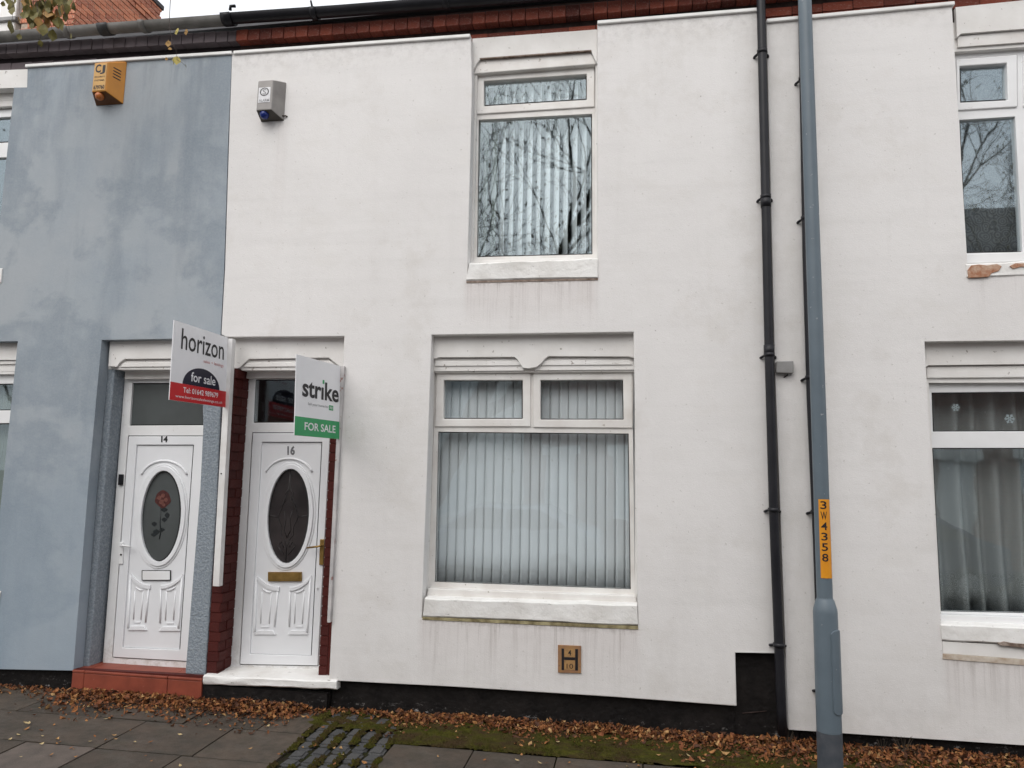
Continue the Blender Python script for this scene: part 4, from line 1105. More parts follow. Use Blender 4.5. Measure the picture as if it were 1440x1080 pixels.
ya = alarm('amber yellow alarm box with black lettering on the blue wall', P(133, 88, AF).x, P(152, 87, AF).x, P(135, 149, 0).x, P(174, 146, 0).x, P(142, 88, AF).z, P(141, 128.5, AF).z, P(175, 87, 0).z, P(155, 148, 0).z, AF, YEL, YELD, AMBER, 0.30)
yx0, yx1 = P(133, 88, AF).x + 0.006, P(152, 87, AF).x - 0.006
yz1, yz0 = P(142, 89.5, AF).z, P(141, 127, AF).z
box('label_plate', yx0, yx1, AF - 0.0025, AF - 0.0005, yz0, yz1, YELP, ya)
pf = lambda u, v: Vector((yx0 + (yx1 - yx0) * u, AF - 0.0035, yz0 + (yz1 - yz0) * v))
lettering('C', pf, .10, .55, .66, .97, INKB, ya, 0.03); lettering('J', pf, .48, .90, .60, .93, INKB, ya, 0.03)
lettering('SECURITY', pf, .08, .92, .47, .53, INKB, ya, 0.01); lettering('SYSTEMS', pf, .10, .90, .34, .40, INKB, ya, 0.01)
lettering('679760', pf, .08, .95, .04, .19, INKB, ya, 0.03)
sa, sb = Vector((P(152, 87, AF).x, AF, 0)), Vector((P(174, 146, 0).x, 0.0, 0))
sn = Vector((-(sb - sa).y, (sb - sa).x, 0)).normalized()
if sn.y > 0: sn = -sn
for i in range(4):
    za = P(158, 94 + i * 4.2, -0.09).z
    v = []
    for t, z in ((.30, za), (.72, za - 0.012), (.72, za - 0.021), (.30, za - 0.009)):
        p = sa + (sb - sa) * t; v.append(Vector((p.x, p.y, z)) + sn * 0.0012)
    pydata('vent_slot', v + [q_ + sn * 0.001 for q_ in v], [(3, 2, 1, 0), (4, 5, 6, 7), (0, 1, 5, 4), (1, 2, 6, 5), (2, 3, 7, 6), (3, 0, 4, 7)], INKB, ya)
ga = alarm('grey alarm box with blue strobe lens on the white wall', P(363, 113, AF).x, P(384, 113, AF).x, P(367, 172, 0).x, P(400, 169, 0).x, P(373, 113, AF).z, P(373, 154.6, AF).z, P(401, 116, 0).z, P(385, 171, 0).z, AF, STEEL, STEELD, BLUEL, 0.34)
gx0, gx1, gz1, gz0 = P(364.5, 120, AF).x, P(381, 120, AF).x, P(373, 123, AF).z, P(373, 144, AF).z
box('label_plate', gx0, gx1, AF - 0.0025, AF - 0.0005, gz0, gz1, FOIL, ga)
pg = lambda u, v: Vector((gx0 + (gx1 - gx0) * u, AF - 0.0035, gz0 + (gz1 - gz0) * v))
lettering('O', pg, .12, .88, .42, .98, INKB, ga, -0.01); lettering('S', pg, .34, .66, .52, .88, INKG, ga, 0.02)
lettering('ALARM', pg, .06, .94, .05, .22, INKG, ga, 0.02)
tube('cable', [P(397, 163, -0.02), P(402, 163, -0.012), P(404, 164, 0.0)], 0.006, MORT_DK, ga, 6)

# ------------------------------------------------------------------ for sale boards
def board(label, TL, TR, BR, BL, YL, YR, post):
    c = [P(*TL, YL), P(*TR, YR), P(*BR, YR), P(*BL, YL)]
    t = thing('sale_board', label, 'sale board', (post[0], post[1], post[2]), 'for sale boards over the doors')
    nrm = (c[1] - c[0]).cross(c[2] - c[1]).normalized()
    if nrm.dot(CAM - c[0]) < 0: nrm = -nrm
    rb = ray(*BL); c[3] = CAM + rb * ((c[0] - CAM).dot(nrm) / rb.dot(nrm))      # keep the board flat
    pl = lambda d: (lambda u, v: (c[0] * (1 - u) + c[1] * u) * v + (c[3] * (1 - u) + c[2] * u) * (1 - v) + nrm * d)
    v, f = prism([[p - nrm * 0.006 for p in c]], nrm * 0.006)
    b = join_geo('board', [(v, f)], SIGNW, t)
    return t, b, pl
def patch(name, place, pts, mat, parent):
    vs = [place(0)(u, v) for u, v in pts]
    nr = place(1)(0, 0) - place(0)(0, 0)
    v, f = prism([[p + nr * 0.0004 for p in vs]], nr * 0.0008)
    return join_geo(name, [(v, f)], mat, parent)
pxw = P(324, 480, -0.05)
t, b, pl = board('white and red sale board with a navy half circle at left', (245, 450), (320, 474.5), (317, 573), (238, 562), -0.83, -0.06, (pxw.x, -0.03, 1.0))
patch('red_band', pl, [(0, 0), (1, 0), (1, 0.225), (0, 0.225)], SIGNR, b)
patch('half_circle', pl, [(0.53 - 0.335 * math.cos(a), 0.226 + 0.245 * math.sin(a)) for a in [math.pi * i / 24 for i in range(25)]], NAVY, b)
T = pl(0.0018)
lettering('horizon', T, 0.135, 0.93, 0.66, 0.93, INKB, b, 0.006)
lettering('sales + lettings', T, 0.54, 0.93, 0.545, 0.60, INKP, b)
lettering('for sale', T, 0.33, 0.78, 0.275, 0.40, INKW, b, 0.01)
lettering('Tel: 01642 989679', T, 0.21, 0.84, 0.115, 0.185, INKW, b, 0.012)
lettering('www.horizonsaleslettings.co.uk', T, 0.09, 0.93, 0.03, 0.078, INKW, b)
pa, pb = P(325, 477, -0.035), P(306, 824, -0.035)
slabw('post', [[Vector((pa.x - .028, -0.06, pa.z)), Vector((pa.x + .026, -0.06, pa.z)), Vector((pb.x + .026, -0.06, pb.z)), Vector((pb.x - .028, -0.06, pb.z))]], -0.005, POSTW, t, 0.003)
tube('screw', [P(311, 666, -0.061), P(311, 666, -0.064)], 0.006, INKB, t, 8)
pxs = P(481, 516, -0.03)
t, b, pl = board('white and green sale board over the door numbered 16', (417, 498), (479, 515), (477, 617.5), (414, 612), -0.66, -0.03, (pxs.x, -0.03, 0.8))
patch('green_band', pl, [(0, 0), (1, 0), (1, 0.235), (0, 0.235)], SIGNG, b)
T = pl(0.0018)
lettering('str\u0131ke', T, 0.135, 0.965, 0.49, 0.73, INKB, b, 0.024)
patch('green_dot', pl, [(0.575, 0.705), (0.615, 0.705), (0.615, 0.755), (0.575, 0.755)], SIGNG, b)
lettering('Sell your home for', T, 0.26, 0.72, 0.385, 0.43, INKG, b)
patch('green_tab', pl, [(0.735, 0.372), (0.835, 0.372), (0.835, 0.438), (0.735, 0.438)], SIGNG, b)
lettering('FREE', T, 0.75, 0.82, 0.388, 0.422, INKW, b, 0.01)
lettering('FOR SALE', T, 0.20, 0.90, 0.075, 0.175, INKW, b, 0.016)
pa, pb = P(481.5, 515, -0.02), P(463, 875, -0.02)
slabw('post', [[Vector((pa.x - .015, -0.035, pa.z)), Vector((pa.x + .020, -0.035, pa.z)), Vector((pb.x + .012, -0.035, pb.z)), Vector((pb.x - .012, -0.035, pb.z))]], 0.0, POSTG, t, 0.002)

# ------------------------------------------------------------------ hydrant plate
hy = thing('hydrant_plate', 'small faded orange hydrant plate with a black letter H', 'sign', P(801, 927))
slab('plate', [(784.5, 907), (817, 908.5), (817, 947), (784.5, 946)], -0.012, 0.0, HYD, hy, 0.002)
hp = onplane([(784.5, 907), (817, 908.5), (817, 947), (784.5, 946)], -0.0135)
def hbar(u0, u1, v0, v1, mat, d=0.0):
    vs = [hp(u0, v0), hp(u1, v0), hp(u1, v1), hp(u0, v1)]
    slabw('letter_bar', [[v + Vector((0, -d, 0)) for v in vs]], -0.0115, mat, hy)
hbar(.16, .27, .10, .88, INKB); hbar(.75, .87, .10, .88, INKB); hbar(.275, .745, .47, .57, INKB)
hbar(.28, .74, .585, .87, HYD_IN); hbar(.28, .74, .12, .455, HYD_IN)
hp2 = lambda u, v: hp(u, v) + Vector((0, -0.0015, 0))
lettering('4', hp2, .44, .58, .64, .84, INKB, hy, 0.01); lettering('10', hp2, .38, .66, .16, .34, MORT_DK, hy, 0.0)

# ------------------------------------------------------------------ lamp post
LX, LY = 1.068, -1.0
lz0 = gz(LX, LY)
lp = thing('lamp_post', 'tall blue grey steel lamp post with yellow number strip', 'lamp post', (LX, LY, lz0))
sh_z = P(1160, 848, LY).z
dk_z = P(1167, 1028, LY).z
lathe('base', [(0.0665, dk_z), (0.0655, sh_z - 0.05), (0.063, sh_z - 0.03), (0.050, sh_z + 0.015), (0.044, sh_z + 0.025), (0.0435, sh_z + 0.03)], LX, LY, LAMPG, lp, 40)
lathe('painted_foot', [(0.0675, lz0 - 0.3), (0.0672, dk_z - 0.001)], LX, LY, LAMPD, lp, 40)
lathe('shaft', [(0.0430, sh_z + 0.02), (0.0415, 3.2), (0.039, 5.6), (0.037, 6.4)], LX, LY, LAMPG, lp, 32)
tube('arm', [Vector((LX, LY, 6.35)), Vector((LX, LY - 0.1, 6.55)), Vector((LX, LY - 0.5, 6.66))], 0.025, LAMPG, lp)
box('lantern', LX - 0.12, LX + 0.12, LY - 1.05, LY - 0.45, 6.60, 6.74, LAMPG, lp, 0.03)
phi0 = math.atan2(CAM.y - LY, CAM.x - LX)
def cyl(r, a, z): return Vector((LX + r * math.cos(phi0 + a), LY + r * math.sin(phi0 + a), z))
zt, zb = P(1157, 702, LY).z, P(1160, 812, LY).z
n = 14; V = []; a0, a1 = R(-22), R(68)
for i in range(n + 1):
    a = a0 + (a1 - a0) * i / n
    V += [cyl(0.0452, a, zb), cyl(0.0452, a, zt), cyl(0.0436, a, zb), cyl(0.0436, a, zt)]
Fc = []
for i in range(n):
    o = i * 4
    Fc += [(o, o + 4, o + 5, o + 1), (o + 1, o + 5, o + 7, o + 3), (o, o + 2, o + 6, o + 4)]
Fc += [(0, 1, 3, 2), (n * 4, n * 4 + 2, n * 4 + 3, n * 4 + 1)]
ls = join_geo('number_strip', [(V, Fc)], LABELY, lp)
chars = '3W4358'
ptop, step_ = 702, 14.6
for i, ch in enumerate(chars):
    z1 = P(1157, 704.5 + i * step_, LY).z; z0 = P(1157, 704.5 + i * step_ + 11, LY).z
    pc = lambda u, v: cyl(0.0462, R(-14) + R(48) * u, z0 + (z1 - z0) * v)
    lettering(ch, pc, 0.1, 1, 0, 1, INKB, ls, 0.012, fine=True)
dz1, dz0 = P(1172, 884, LY).z, P(1180, 1002, LY).z
V = []; n = 10; a0, a1 = R(22), R(98)
for i in range(n + 1):
    a = a0 + (a1 - a0) * i / n
    e = 0.02 * (abs(2 * i / n - 1) ** 4)
    V += [cyl(0.0735, a, dz0 + e), cyl(0.0735, a, dz1 - e), cyl(0.064, a, dz0 + e), cyl(0.064, a, dz1 - e)]
Fc = []
for i in range(n):
    o = i * 4
    Fc += [(o, o + 4, o + 5, o + 1), (o + 1, o + 5, o + 7, o + 3), (o, o + 2, o + 6, o + 4)]
Fc += [(0, 1, 3, 2), (n * 4, n * 4 + 2, n * 4 + 3, n * 4 + 1)]
bev(join_geo('access_door', [(V, Fc)], LAMPG, lp), 0.003)

# ------------------------------------------------------------------ chimneys behind the roof
ch = thing('chimney', 'orange brick chimney stack above the blue house roof', 'chimney', (-7.74, 3.3, 7.2))
cX1, cX0, cY0, cY1 = -7.335, -8.15, 2.5, 4.15
box('stack', cX0 + 0.012, cX1 - 0.012, cY0 + 0.012, cY1 - 0.012, 6.9, 9.0, MORT_PALE, ch)
bme = brick_mesh(BRICK_CH)
zc = 7.45; k = 0
while zc < 8.98:
    out = 0.03 if zc > 8.72 else (0.015 if zc > 8.64 else 0)
    y = cY0 - out + (0.1125 if k % 2 else 0.0)
    if k % 2: put_box('brick', bme, ch, cX1 - 0.10 + out, cX1 + out, cY0 - out, cY0 + 0.1025 - out, zc, zc + 0.065)
    while y < cY1 + out - 0.03:
        e = min(y + 0.2150, cY1 + out); j = rnd.uniform(-.006, .004)
        put_box('brick', bme, ch, cX1 - 0.10, cX1 + out + j, y + 0.0, e, zc, zc + 0.065); y += 0.225
    x = cX0 - out + (0.1125 if k % 2 else 0.0)
    while x < cX1 - 0.11:
        e = min(x + 0.215, cX1 - 0.101); put_box('brick', bme, ch, x, e, cY0 - out + rnd.uniform(-.003, .003), cY0 + 0.10, zc, zc + 0.065); x += 0.225
    zc += 0.075; k += 1
box('lead_flashing', cX0 - 0.02, cX1 - 0.1, cY0 - 0.05, cY0 - 0.006, 6.95, 7.62, STONE, ch, 0.01)
LEADG = simple('dark_capping', (0.05, 0.045, 0.045), None, 6, 0.7)
box('capping', cX0 - 0.05, cX1 + 0.05, cY0 - 0.05, cY1 + 0.05, 8.985, 9.06, LEADG, ch, 0.01)
wc = thing('chimney', 'white rendered chimney sliver beside the orange brick chimney', 'chimney', (-8.6, 3.4, 7.2))
box('stack', -8.62, -8.36, 2.62, 3.4, 6.8, 9.3, STONE, wc, 0.02)
box('band', -8.66, -8.32, 2.58, 3.44, 7.87, 7.93, GREYBOX, wc, 0.01)

# ------------------------------------------------------------------ leaves
def leaf_geo(s, curl, fold):
    """a small pointed leaf, curled along its length and folded on its midrib."""
    pts = [(0, -1.0, 0), (0, 0.0, 0), (0, 1.0, 0), (-0.55, -0.25, 1), (-0.42, 0.45, 1), (0.55, -0.25, 1), (0.42, 0.45, 1)]
    V = [Vector((x * s, y * s, (fold * abs(x) + curl * y * y) * s)) for x, y, _ in pts]
    return V, [(0, 1, 3), (3, 1, 4), (4, 1, 2), (0, 5, 1), (5, 6, 1), (6, 2, 1)]
LEAFC = [(0.30, 0.118, 0.040), (0.20, 0.080, 0.034), (0.40, 0.19, 0.070), (0.095, 0.042, 0.024), (0.50, 0.30, 0.13), (0.24, 0.085, 0.036)]
LEAFM = []
for i, c in enumerate(LEAFC):
    LEAFM.append(simple('fallen_leaf_colour', c, tuple(x * 0.6 for x in c), 30, 0.75, 0.25))
parts, mis = [], []
def pile(x):
    """(how far the drift reaches from the wall, its height) along the pavement"""
    d = 0.14 + 0.11 * mnoise.noise(Vector((x * 2.1, 3, 0))); hgt = 0.034 + 0.02 * mnoise.noise(Vector((x * 2.3, 8, 0)))
    if -4.35 < x < -2.5: d += 0.10; hgt += 0.012
    if -2.45 < x < -1.75: d *= 0.55; hgt *= 0.35
    if x > 0.3: d += 0.12 + 0.10 * min(1, (x - 0.3))
    if x < -4.5: d *= 1.0; hgt *= 0.3
    return d, hgt
def ywall(x): return -0.015 if -4.5 < x < -3.34 else (0.015 if x < -2.3 and x > -3.4 else (0.05 if x < 1.0 else 0.05))
N = 11500
i = 0
while i < N:
    x = rnd.uniform(-6.2, 4.6)
    if x > 3.0 and rnd.random() < .5: continue
    if -2.45 < x < -1.75 and rnd.random() < 0.7: continue
    if x < -4.45 and rnd.random() < 0.75: continue
    d, hg = pile(x)
    t = abs(rnd.gauss(0, 0.55)) if rnd.random() < 0.94 else rnd.uniform(0.9, 2.2)
    y = ywall(x) - 0.012 - t * d
    if t > 2.2: continue
    i += 1
    z = gz(x, y) + 0.006 + hg * math.exp(-t * t * 1.6) * rnd.random() ** 0.6
    s = 0.008 + 0.017 * rnd.random() ** 1.6 if rnd.random() < 0.96 else rnd.uniform(0.024, 0.036)
    V, Fc = leaf_geo(s, rnd.uniform(-0.5, 0.9), rnd.uniform(-0.2, 0.9))
    M = Matrix.Translation((x, y, z)) @ Matrix.Rotation(rnd.uniform(0, 6.28), 4, 'Z') @ Matrix.Rotation(rnd.gauss(0, 0.55), 4, 'X') @ Matrix.Rotation(rnd.gauss(0, 0.55), 4, 'Y')
    parts.append(([M @ v for v in V], Fc)); mis.append(rnd.choices(range(6), [22, 26, 13, 24, 5, 18])[0])
join_geo('leaf_litter', parts, LEAFM, None, mis=mis)['kind'] = 'stuff'
# a carpet under the drift so that no bare paving shows through it
V, Fc = [], []
xs = [-4.45 + 0.05 * i for i in range(int((4.8 + 4.45) / 0.05))]
for x in xs:
    d, hg = pile(x)
    for k in range(6):
        t = k / 5.0
        y = ywall(x) + 0.045 - (d * 0.9 + 0.045) * t
        V.append((x, y, gz(x, y) - 0.01 + hg * 0.85 * (1 - t) ** 1.2 + 0.008 * mnoise.noise(Vector((x * 20, y * 20, 0)))))
for i in range(len(xs) - 1):
    for k in range(5): Fc.append((i * 6 + k, i * 6 + k + 1, (i + 1) * 6 + k + 1, (i + 1) * 6 + k))
HUMUS = simple('leaf_mould', (0.10, 0.038, 0.018), (0.05, 0.024, 0.014), 40, 0.9, 0.1, bump=1.0, bscale=70, bdist=0.02)
pydata('leaf_litter', V, Fc, HUMUS, None, sm=True)['kind'] = 'stuff'
# single leaves lying about on the paving
PALE = simple('pale_fallen_leaf', (0.48, 0.38, 0.20), (0.36, 0.26, 0.13), 30, 0.7)
loose_me = []
for i in range(5):
    V, Fc = leaf_geo(1.0, 0.25 + 0.1 * i, 0.4)
    me = bpy.data.meshes.new('fallen_leaf'); me.from_pydata([tuple(v) for v in V], [], Fc); me.update()
    me.materials.append((LEAFM[0], PALE, LEAFM[2], PALE, LEAFM[4])[i]); loose_me.append(me)
HUE = ('dark orange', 'pale yellow', 'light orange', 'pale yellow', 'tan')
for i in range(95):
    if i % 3: x, y = rnd.uniform(-4.6, -1.5), rnd.uniform(-1.3, -0.25)
    else: x, y = rnd.uniform(-1.5, 2.4), rnd.uniform(-0.75, -0.22)
    k = rnd.randrange(5)
    o = bpy.data.objects.new('fallen_leaf', loose_me[k]); COL.objects.link(o)
    s = rnd.uniform(0.010, 0.022)
    o.location = (x, y, gz(x, y) + 0.008); o.scale = (s, s, s); o.rotation_euler = (rnd.gauss(0, .2), rnd.gauss(0, .2), rnd.uniform(0, 6.28))
    where = ('on the paving slabs left of the cobbles' if x < -2.2 else 'on the cobble strip' if x < -1.62 else 'on the mossy verge below the white wall' if y > -0.5 else 'on the slabs in front of the mossy verge')
    tag(o, 'small %s leaf lying loose %s' % (HUE[k], where), 'leaf', '%s loose leaves %s' % (HUE[k], where))
# small dead weeds at the foot of the right wall
WEED = simple('dry_weed_stem', (0.07, 0.055, 0.04), None, 30, 0.9)
for px, py, s, lab in ((1269, 1030, 1.0, 'dark dry weed tuft at the foot of the right white wall'), (1240, 1030, 0.7, 'thin dry weed stalk left of the dark weed tuft'), (1286, 1040, 0.6, 'thin dry weed stalk right of the dark weed tuft'), (1105, 1035, 0.9, 'curled dark weed at the foot of the left drainpipe')):
    c = P(px, py, -0.03); c.z = gz(c.x, c.y); g = []
    for k in range(int(16 * s)):
        a = rnd.uniform(-1.0, 1.0); L_ = rnd.uniform(0.05, 0.11) * s
        g.append(tube_geo([c + Vector((rnd.uniform(-.03, .03) * s, rnd.uniform(-.02, .02), 0.02)), c + Vector((a * .03 * s, -0.01, L_ * .6)), c + Vector((a * .07 * s, -0.02 + rnd.uniform(-.02, .02), L_ + 0.03))], [0.002, 0.0016, 0.001], 4))
    tag(join_geo('weed', g, WEED), lab, 'weed')

# ------------------------------------------------------------------ trees
BARK = simple('grey_bark', (0.055, 0.048, 0.042), (0.085, 0.075, 0.065), 10, 0.9, 0.1, bump=0.8, bscale=25, bdist=0.02)
TW = simple('thin_twig', (0.05, 0.035, 0.03), None, 10, 0.8)
GL = [simple('olive_leaf', (0.16, 0.135, 0.028), (0.10, 0.09, 0.022), 40, 0.6), simple('ochre_leaf', (0.34, 0.19, 0.045), (0.24, 0.13, 0.035), 40, 0.6), simple('yellow_leaf', (0.42, 0.33, 0.07), (0.30, 0.25, 0.06), 40, 0.6)]
def grow(base, height, seed, spread=0.55, lean=(0, 0), r0=0.17, depth=6):
    r_ = random.Random(seed); parts = []; tips = []
    def limb(p, d, L_, r, k):
        n = 4; pts = [p]; rad = [r]
        for i in range(n):
            d = (d + Vector((r_.gauss(0, .13), r_.gauss(0, .13), r_.gauss(0.02, .08)))).normalized()
            p = p + d * (L_ / n); pts.append(p); rad.append(r * (1 - 0.42 * (i + 1) / n))
        parts.append(tube_geo(pts, rad, 8 if k > depth - 2 else (5 if k > 2 else 3), cap=False))
        if k == 0:
            tips.append((p, d)); return
        for j in range(3 if k > 2 else r_.choice((3, 4))):
            t = r_.uniform(0.35, 1.0) if j else 1.0
            i0 = min(int(t * n), n); q_ = pts[i0]
            ax = Vector((r_.gauss(0, 1), r_.gauss(0, 1), r_.gauss(0.15, .6))).normalized()
            nd = (d * (1.0 if j == 0 else 0.75) + ax * spread * (0.7 if j == 0 else 1.15)).normalized()
            limb(q_, nd, L_ * r_.uniform(0.62, 0.82), max(rad[i0] * (0.78 if j == 0 else 0.6), 0.005), k - 1)
    limb(Vector(base), Vector((lean[0], lean[1], 1)).normalized(), height * 0.30, r0, depth)
    return parts, tips
def tree(label, base, height, seed, group, leaves=0, **kw):
    t = thing('street_tree', label, 'tree', base, group)
    parts, tips = grow(base, height, seed, **kw)
    join_geo('trunk', parts[:1], BARK, t, sm=True)
    join_geo('branches', parts[1:], BARK, t, sm=True)['kind'] = 'stuff'
    if leaves:
        r_ = random.Random(seed + 1); g = []
        for i in range(leaves):
            p, d = r_.choice(tips)
            V, Fc = leaf_geo(r_.uniform(.03, .045), .2, .3)
            M = Matrix.Translation(p + Vector((r_.gauss(0, .15), r_.gauss(0, .15), r_.gauss(-.05, .15)))) @ Matrix.Rotation(r_.uniform(0, 6.28), 4, 'Z') @ Matrix.Rotation(r_.uniform(0.6, 2.4), 4, 'X')
            g.append(([M @ v for v in V], Fc))
        join_geo('crown', g, GL[0], t)['kind'] = 'stuff'
    return t
# across the street: seen only as reflections in the upper windows
tree('bare spreading tree across the road opposite the middle house', (-5.0, -10.2, -0.03), 15.5, 8, 'bare trees across the road', 1200, lean=(0.42, 0.0), depth=6, r0=0.34)
tree('bare dense tree across the road opposite the right house', (5.2, -10.4, -0.03), 15.5, 27, 'bare trees across the road', 1500, lean=(0.3, 0.0), spread=0.62, depth=7, r0=0.2)
tree('bare tall tree across the road opposite the blue house', (-14.0, -10.6, -0.03), 15.0, 5, 'bare trees across the road', 900)
# the tree whose twigs hang into the top left corner
tb = Vector((-6.4, -2.1, gz(0, -2.1)))
st = thing('street_tree', 'tree with yellow green hanging leaves at the top left corner', 'tree', tb)
tube('trunk', [tb, tb + Vector((0.05, 0, 1.6)), tb + Vector((0.1, 0.05, 3.4)), tb + Vector((0.3, 0.2, 5.6)), tb + Vector((0.4, 0.2, 7.6))], [0.13, 0.11, 0.095, 0.07, 0.03], BARK, st, 12)
bp0 = tb + Vector((0.28, 0.18, 5.3))
join_geo('branch', [tube_geo([bp0, bp0 + Vector((0.8, 0.5, 0.9)), Vector((-4.5, -1.1, 6.1)), Vector((-3.9, -0.8, 6.3)), Vector((-3.4, -0.6, 6.2))], [.04, .03, .018, .011, .006], 7)], BARK, st, sm=True)
mid = Vector((-4.5, -1.1, 6.1))
leaf_pts = [(16, 10, 7, 0), (16, 38, 7, 0), (21, 3, 5, 0), (4, 6, 3, 0), (50, 13, 6, 1), (47, 22, 5, 0), (66, 20, 6, 1), (77, 6, 6, 1), (74, 24, 6, 1), (57, 38, 7, 1), (61, 42, 6, 0), (88, 8, 7, 0), (95, 12, 6, 0), (87, 34, 7, 0),
            (73, 50, 6, 0), (57, 61, 3.5, 0), (100, 51, 3, 0), (103, 31, 5, 0), (40, 5, 6, 0), (36, 16, 5, 0), (60, 8, 6, 0), (54, 30, 5, 1), (68, 33, 5, 1), (82, 20, 5, 1), (28, 28, 4, 1), (93, 24, 5, 0), (27, 52, 3.5, 0), (45, 36, 4, 0), (84, 16, 5, 0), (70, 12, 6, 0)]
leaf_pts += [(rnd.gauss(62, 24), abs(rnd.gauss(14, 16)), rnd.uniform(4, 7), rnd.choice((0, 0, 1))) for _ in range(45)]
leaf_pts = [q_ for q_ in leaf_pts if q_[1] < 45 or q_[2] < 4 or q_[0] in (73, 57)]
def hang_leaf(px, py, sp, ci, Y, attach):
    c = P(px, py, Y); s = 1.65 * sp / 215.0
    V, Fc = leaf_geo(s, rnd.uniform(-.2, .4), rnd.uniform(0, .4))
    M = Matrix.Translation(c) @ Matrix.Rotation(rnd.uniform(-0.9, 0.9), 4, 'Z') @ Matrix.Rotation(R(90) + rnd.uniform(-.5, .5), 4, 'X') @ Matrix.Rotation(rnd.uniform(-.7, .7), 4, 'Y') @ Matrix.Diagonal((1.35, 1.0, 1.0, 1.0))
    pydata('leaf', [M @ v for v in V], Fc, GL[ci], st)
    return c
tw = []
for px, py, sp, ci in leaf_pts:
    Y = -1.05 + rnd.uniform(-.12, .12)
    c = hang_leaf(px, py, sp, ci, Y, None)
    top = P(px * 0.6 + 20, -45 - rnd.uniform(0, 20), Y)
    tw.append(tube_geo([top, (top + c) / 2 + Vector((rnd.uniform(-.05, .05), 0, rnd.uniform(-.03, .03))), c + Vector((0, 0, sp / 215.0))], [.003, .002, .0013], 4))
    tw.append(tube_geo([mid + Vector((rnd.uniform(-.1, .4), rnd.uniform(-.1, .2), 0.02)), top], [.006, .003], 4))
hl = [(249, 44, 4.5, 2), (262, 45, 3.5, 1), (248.5, 85, 5.5, 2), (245, 88, 4, 2), (262, 94.5, 3, 0), (237, 62, 4, 1), (239, 69, 2.5, 1), (234, 83, 2, 1)]
for px, py, sp, ci in hl: hang_leaf(px, py, sp, ci, -0.75, None)
tip = Vector((-3.55, -0.66, 6.24))
tw.append(tube_geo([tip, P(240, -10, -0.75), P(238, 30, -0.75), P(242, 60, -0.75), P(248, 72, -0.75), P(249, 84, -0.75)], [.004, .003, .0025, .002, .0015, .0012], 5))
tw.append(tube_geo([P(238, 40, -0.75), P(246, 45, -0.75), P(262, 44, -0.75)], [.002, .0015, .001], 4))
tw.append(tube_geo([P(249, 84, -0.75), P(256, 88, -0.75), P(262, 94, -0.75)], [.0015, .0012, .001], 4))
tw.append(tube_geo([P(240, 48, -0.75), P(237, 56, -0.75), P(238, 66, -0.75)], [.002, .0015, .001], 4))
tw_o = join_geo('twigs', tw, TW, st); tw_o['kind'] = 'stuff'

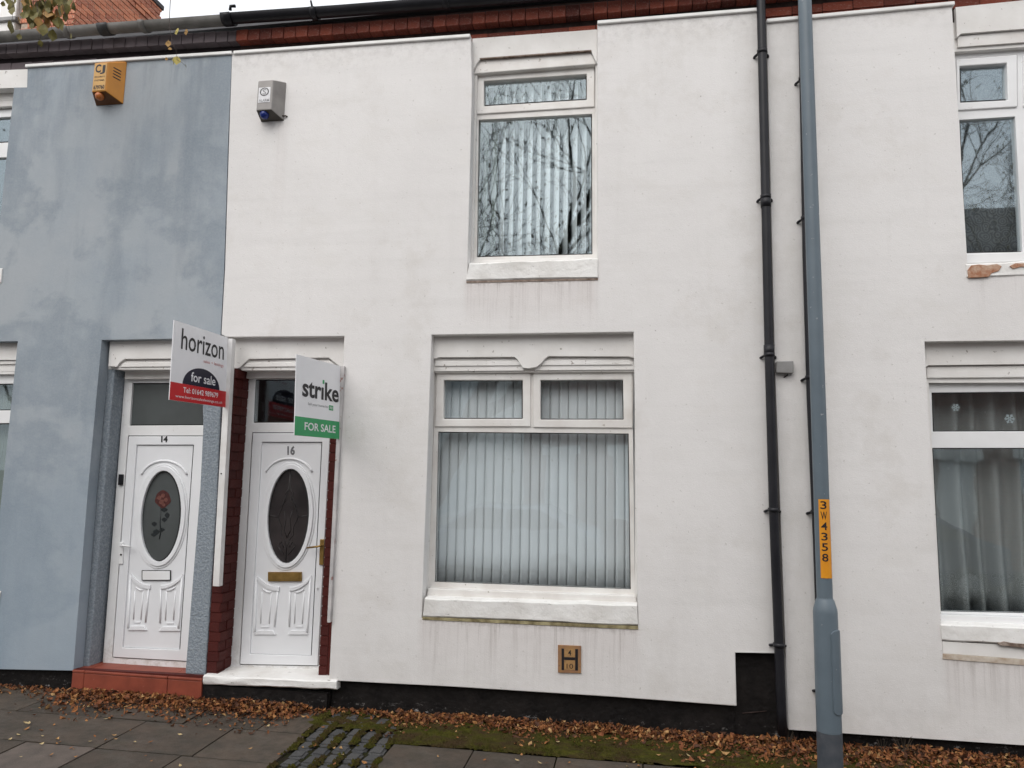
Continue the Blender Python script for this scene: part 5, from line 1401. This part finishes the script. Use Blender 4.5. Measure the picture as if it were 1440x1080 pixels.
# ------------------------------------------------------------------ across the road (mirrored in the glass)
OBR = Mt('opposite_brick', 0.9, 0.2)
bk = OBR.n('ShaderNodeTexBrick'); OBR.put(bk.inputs['Vector'], OBR.map((1, 1, 1), rot=(R(90), 0, 0)))
bk.inputs['Scale'].default_value = 1.0; bk.inputs['Brick Width'].default_value = 0.225; bk.inputs['Row Height'].default_value = 0.075; bk.inputs['Mortar Size'].default_value = 0.008
bk.inputs['Color1'].default_value = (0.20, 0.055, 0.035, 1); bk.inputs['Color2'].default_value = (0.13, 0.038, 0.028, 1); bk.inputs['Mortar'].default_value = (0.22, 0.19, 0.16, 1)
OBR.col(bk.outputs[0]); OBR = OBR.m
OWH = simple('opposite_white_render', (0.70, 0.69, 0.67), (0.62, 0.61, 0.59), 2, 0.9)
for k, x0 in enumerate((-16.2, -11.7, -7.2, -2.7, 1.8, 6.3, 10.8)):
    labs = ('red brick terraced house across the road', 'white rendered terraced house across the road')
    m_ = OWH if k == 2 else OBR
    h = thing('terraced_house', ('brick', 'white')[m_ is OWH] + ' terraced house across the road, number %s from its left end' % ('one', 'two', 'three', 'four', 'five', 'six', 'seven')[k], 'house', (x0 + 2.25, -12.5, -0.03), 'terraced houses across the road')
    ops = [(x0 + 0.5, x0 + 1.3, 0.1, 2.4), (x0 + 2.2, x0 + 3.7, 0.8, 2.4), (x0 + 2.5, x0 + 3.5, 3.3, 5.0)]
    slabw('wall', [rectw(x0, x0 + 4.49, -0.05, 5.5, -12.3)] + [rectw(*o, -12.3) for o in ops], -12.6, m_, h)
    for a, b, c, d_ in ops[1:]:
        slabw('window', [rectw(a, b, c, d_, -12.38), rectw(a + .06, b - .06, c + .06, d_ - .06, -12.38)], -12.45, UPVC, h)
        slabw('pane', [rectw(a + .06, b - .06, c + .06, d_ - .06, -12.42)], -12.43, GLASS, h)
        slabw('net', [rectw(a, b, c, d_, -12.6)], -12.61, BLIND, h)
        slabw('lintel', [rectw(a - .1, b + .1, d_, d_ + .22, -12.27)], -12.3, STONE, h)
    a, b, c, d_ = ops[0]
    slabw('door', [rectw(a, b, c, d_, -12.42)], -12.5, UPVC if k % 2 else BRICK_PAINT, h); slabw('lintel', [rectw(a - .1, b + .1, d_, d_ + .22, -12.27)], -12.3, STONE, h)
    V = [(x0, -12.2, 5.5), (x0 + 4.5, -12.2, 5.5), (x0 + 4.5, -16.4, 7.7), (x0, -16.4, 7.7)]
    if k == 5: V = [(x0, -12.2, 5.5), (x0 + 4.5, -12.2, 5.5), (x0 + 4.5, -16.4, 9.6), (x0 + 2.4, -16.4, 9.6)]     # a taller hipped roof
    pydata('roof', V + [(p[0], p[1], p[2] + .1) for p in V], [(0, 1, 2, 3), (7, 6, 5, 4), (0, 4, 5, 1), (1, 5, 6, 2), (2, 6, 7, 3), (3, 7, 4, 0)], SLATE, h)
def car(x, y, paint, label):
    t = thing('parked_car', label, 'car', (x, y, RZ), 'cars parked across the road')
    side = [(-2.05, .35), (-2.1, .75), (-1.95, .92), (-1.0, 1.0), (-0.35, 1.42), (0.9, 1.45), (1.65, 1.05), (2.0, .95), (2.05, .4), (1.6, .3), (-1.6, .3)]
    lp_ = [Vector((x + a, y - 0.85, RZ + b)) for a, b in side]
    v, f = prism([lp_], Vector((0, 1.7, 0)))
    o = join_geo('body', [(v, f)], paint, t); fixn(o.data); bev(o, 0.08, 3)
    for s in (-1, 1):
        yy = y + s * 0.852
        for pl_ in ([(-0.9, 1.02), (-0.32, 1.36), (0.2, 1.38), (0.2, 1.02)], [(0.27, 1.02), (0.27, 1.38), (0.85, 1.38), (1.4, 1.06)]):
            slabw('side_window', [[Vector((x + a, yy, RZ + b)) for a, b in pl_]], yy - s * 0.01, GASKET, t)
        for wx in (-1.3, 1.3):
            w_ = tube('wheel', [Vector((x + wx, y + s * 0.70, RZ + .31)), Vector((x + wx, y + s * 0.87, RZ + .31))], 0.31, GASKET, t, 20)
            tube('rim', [Vector((x + wx, y + s * 0.86, RZ + .31)), Vector((x + wx, y + s * 0.88, RZ + .31))], 0.2, STEEL, w_, 16)
PAINT = Mt('silver_car_paint', 0.25, 0.5, 0.4).col((0.55, 0.57, 0.6)).m
PAINT2 = Mt('dark_blue_car_paint', 0.25, 0.5).col((0.02, 0.03, 0.07)).m
car(-2.6, -8.6, PAINT, 'silver parked car across the road from the middle house')
car(4.2, -8.6, PAINT2, 'dark blue parked car across the road from the right house')
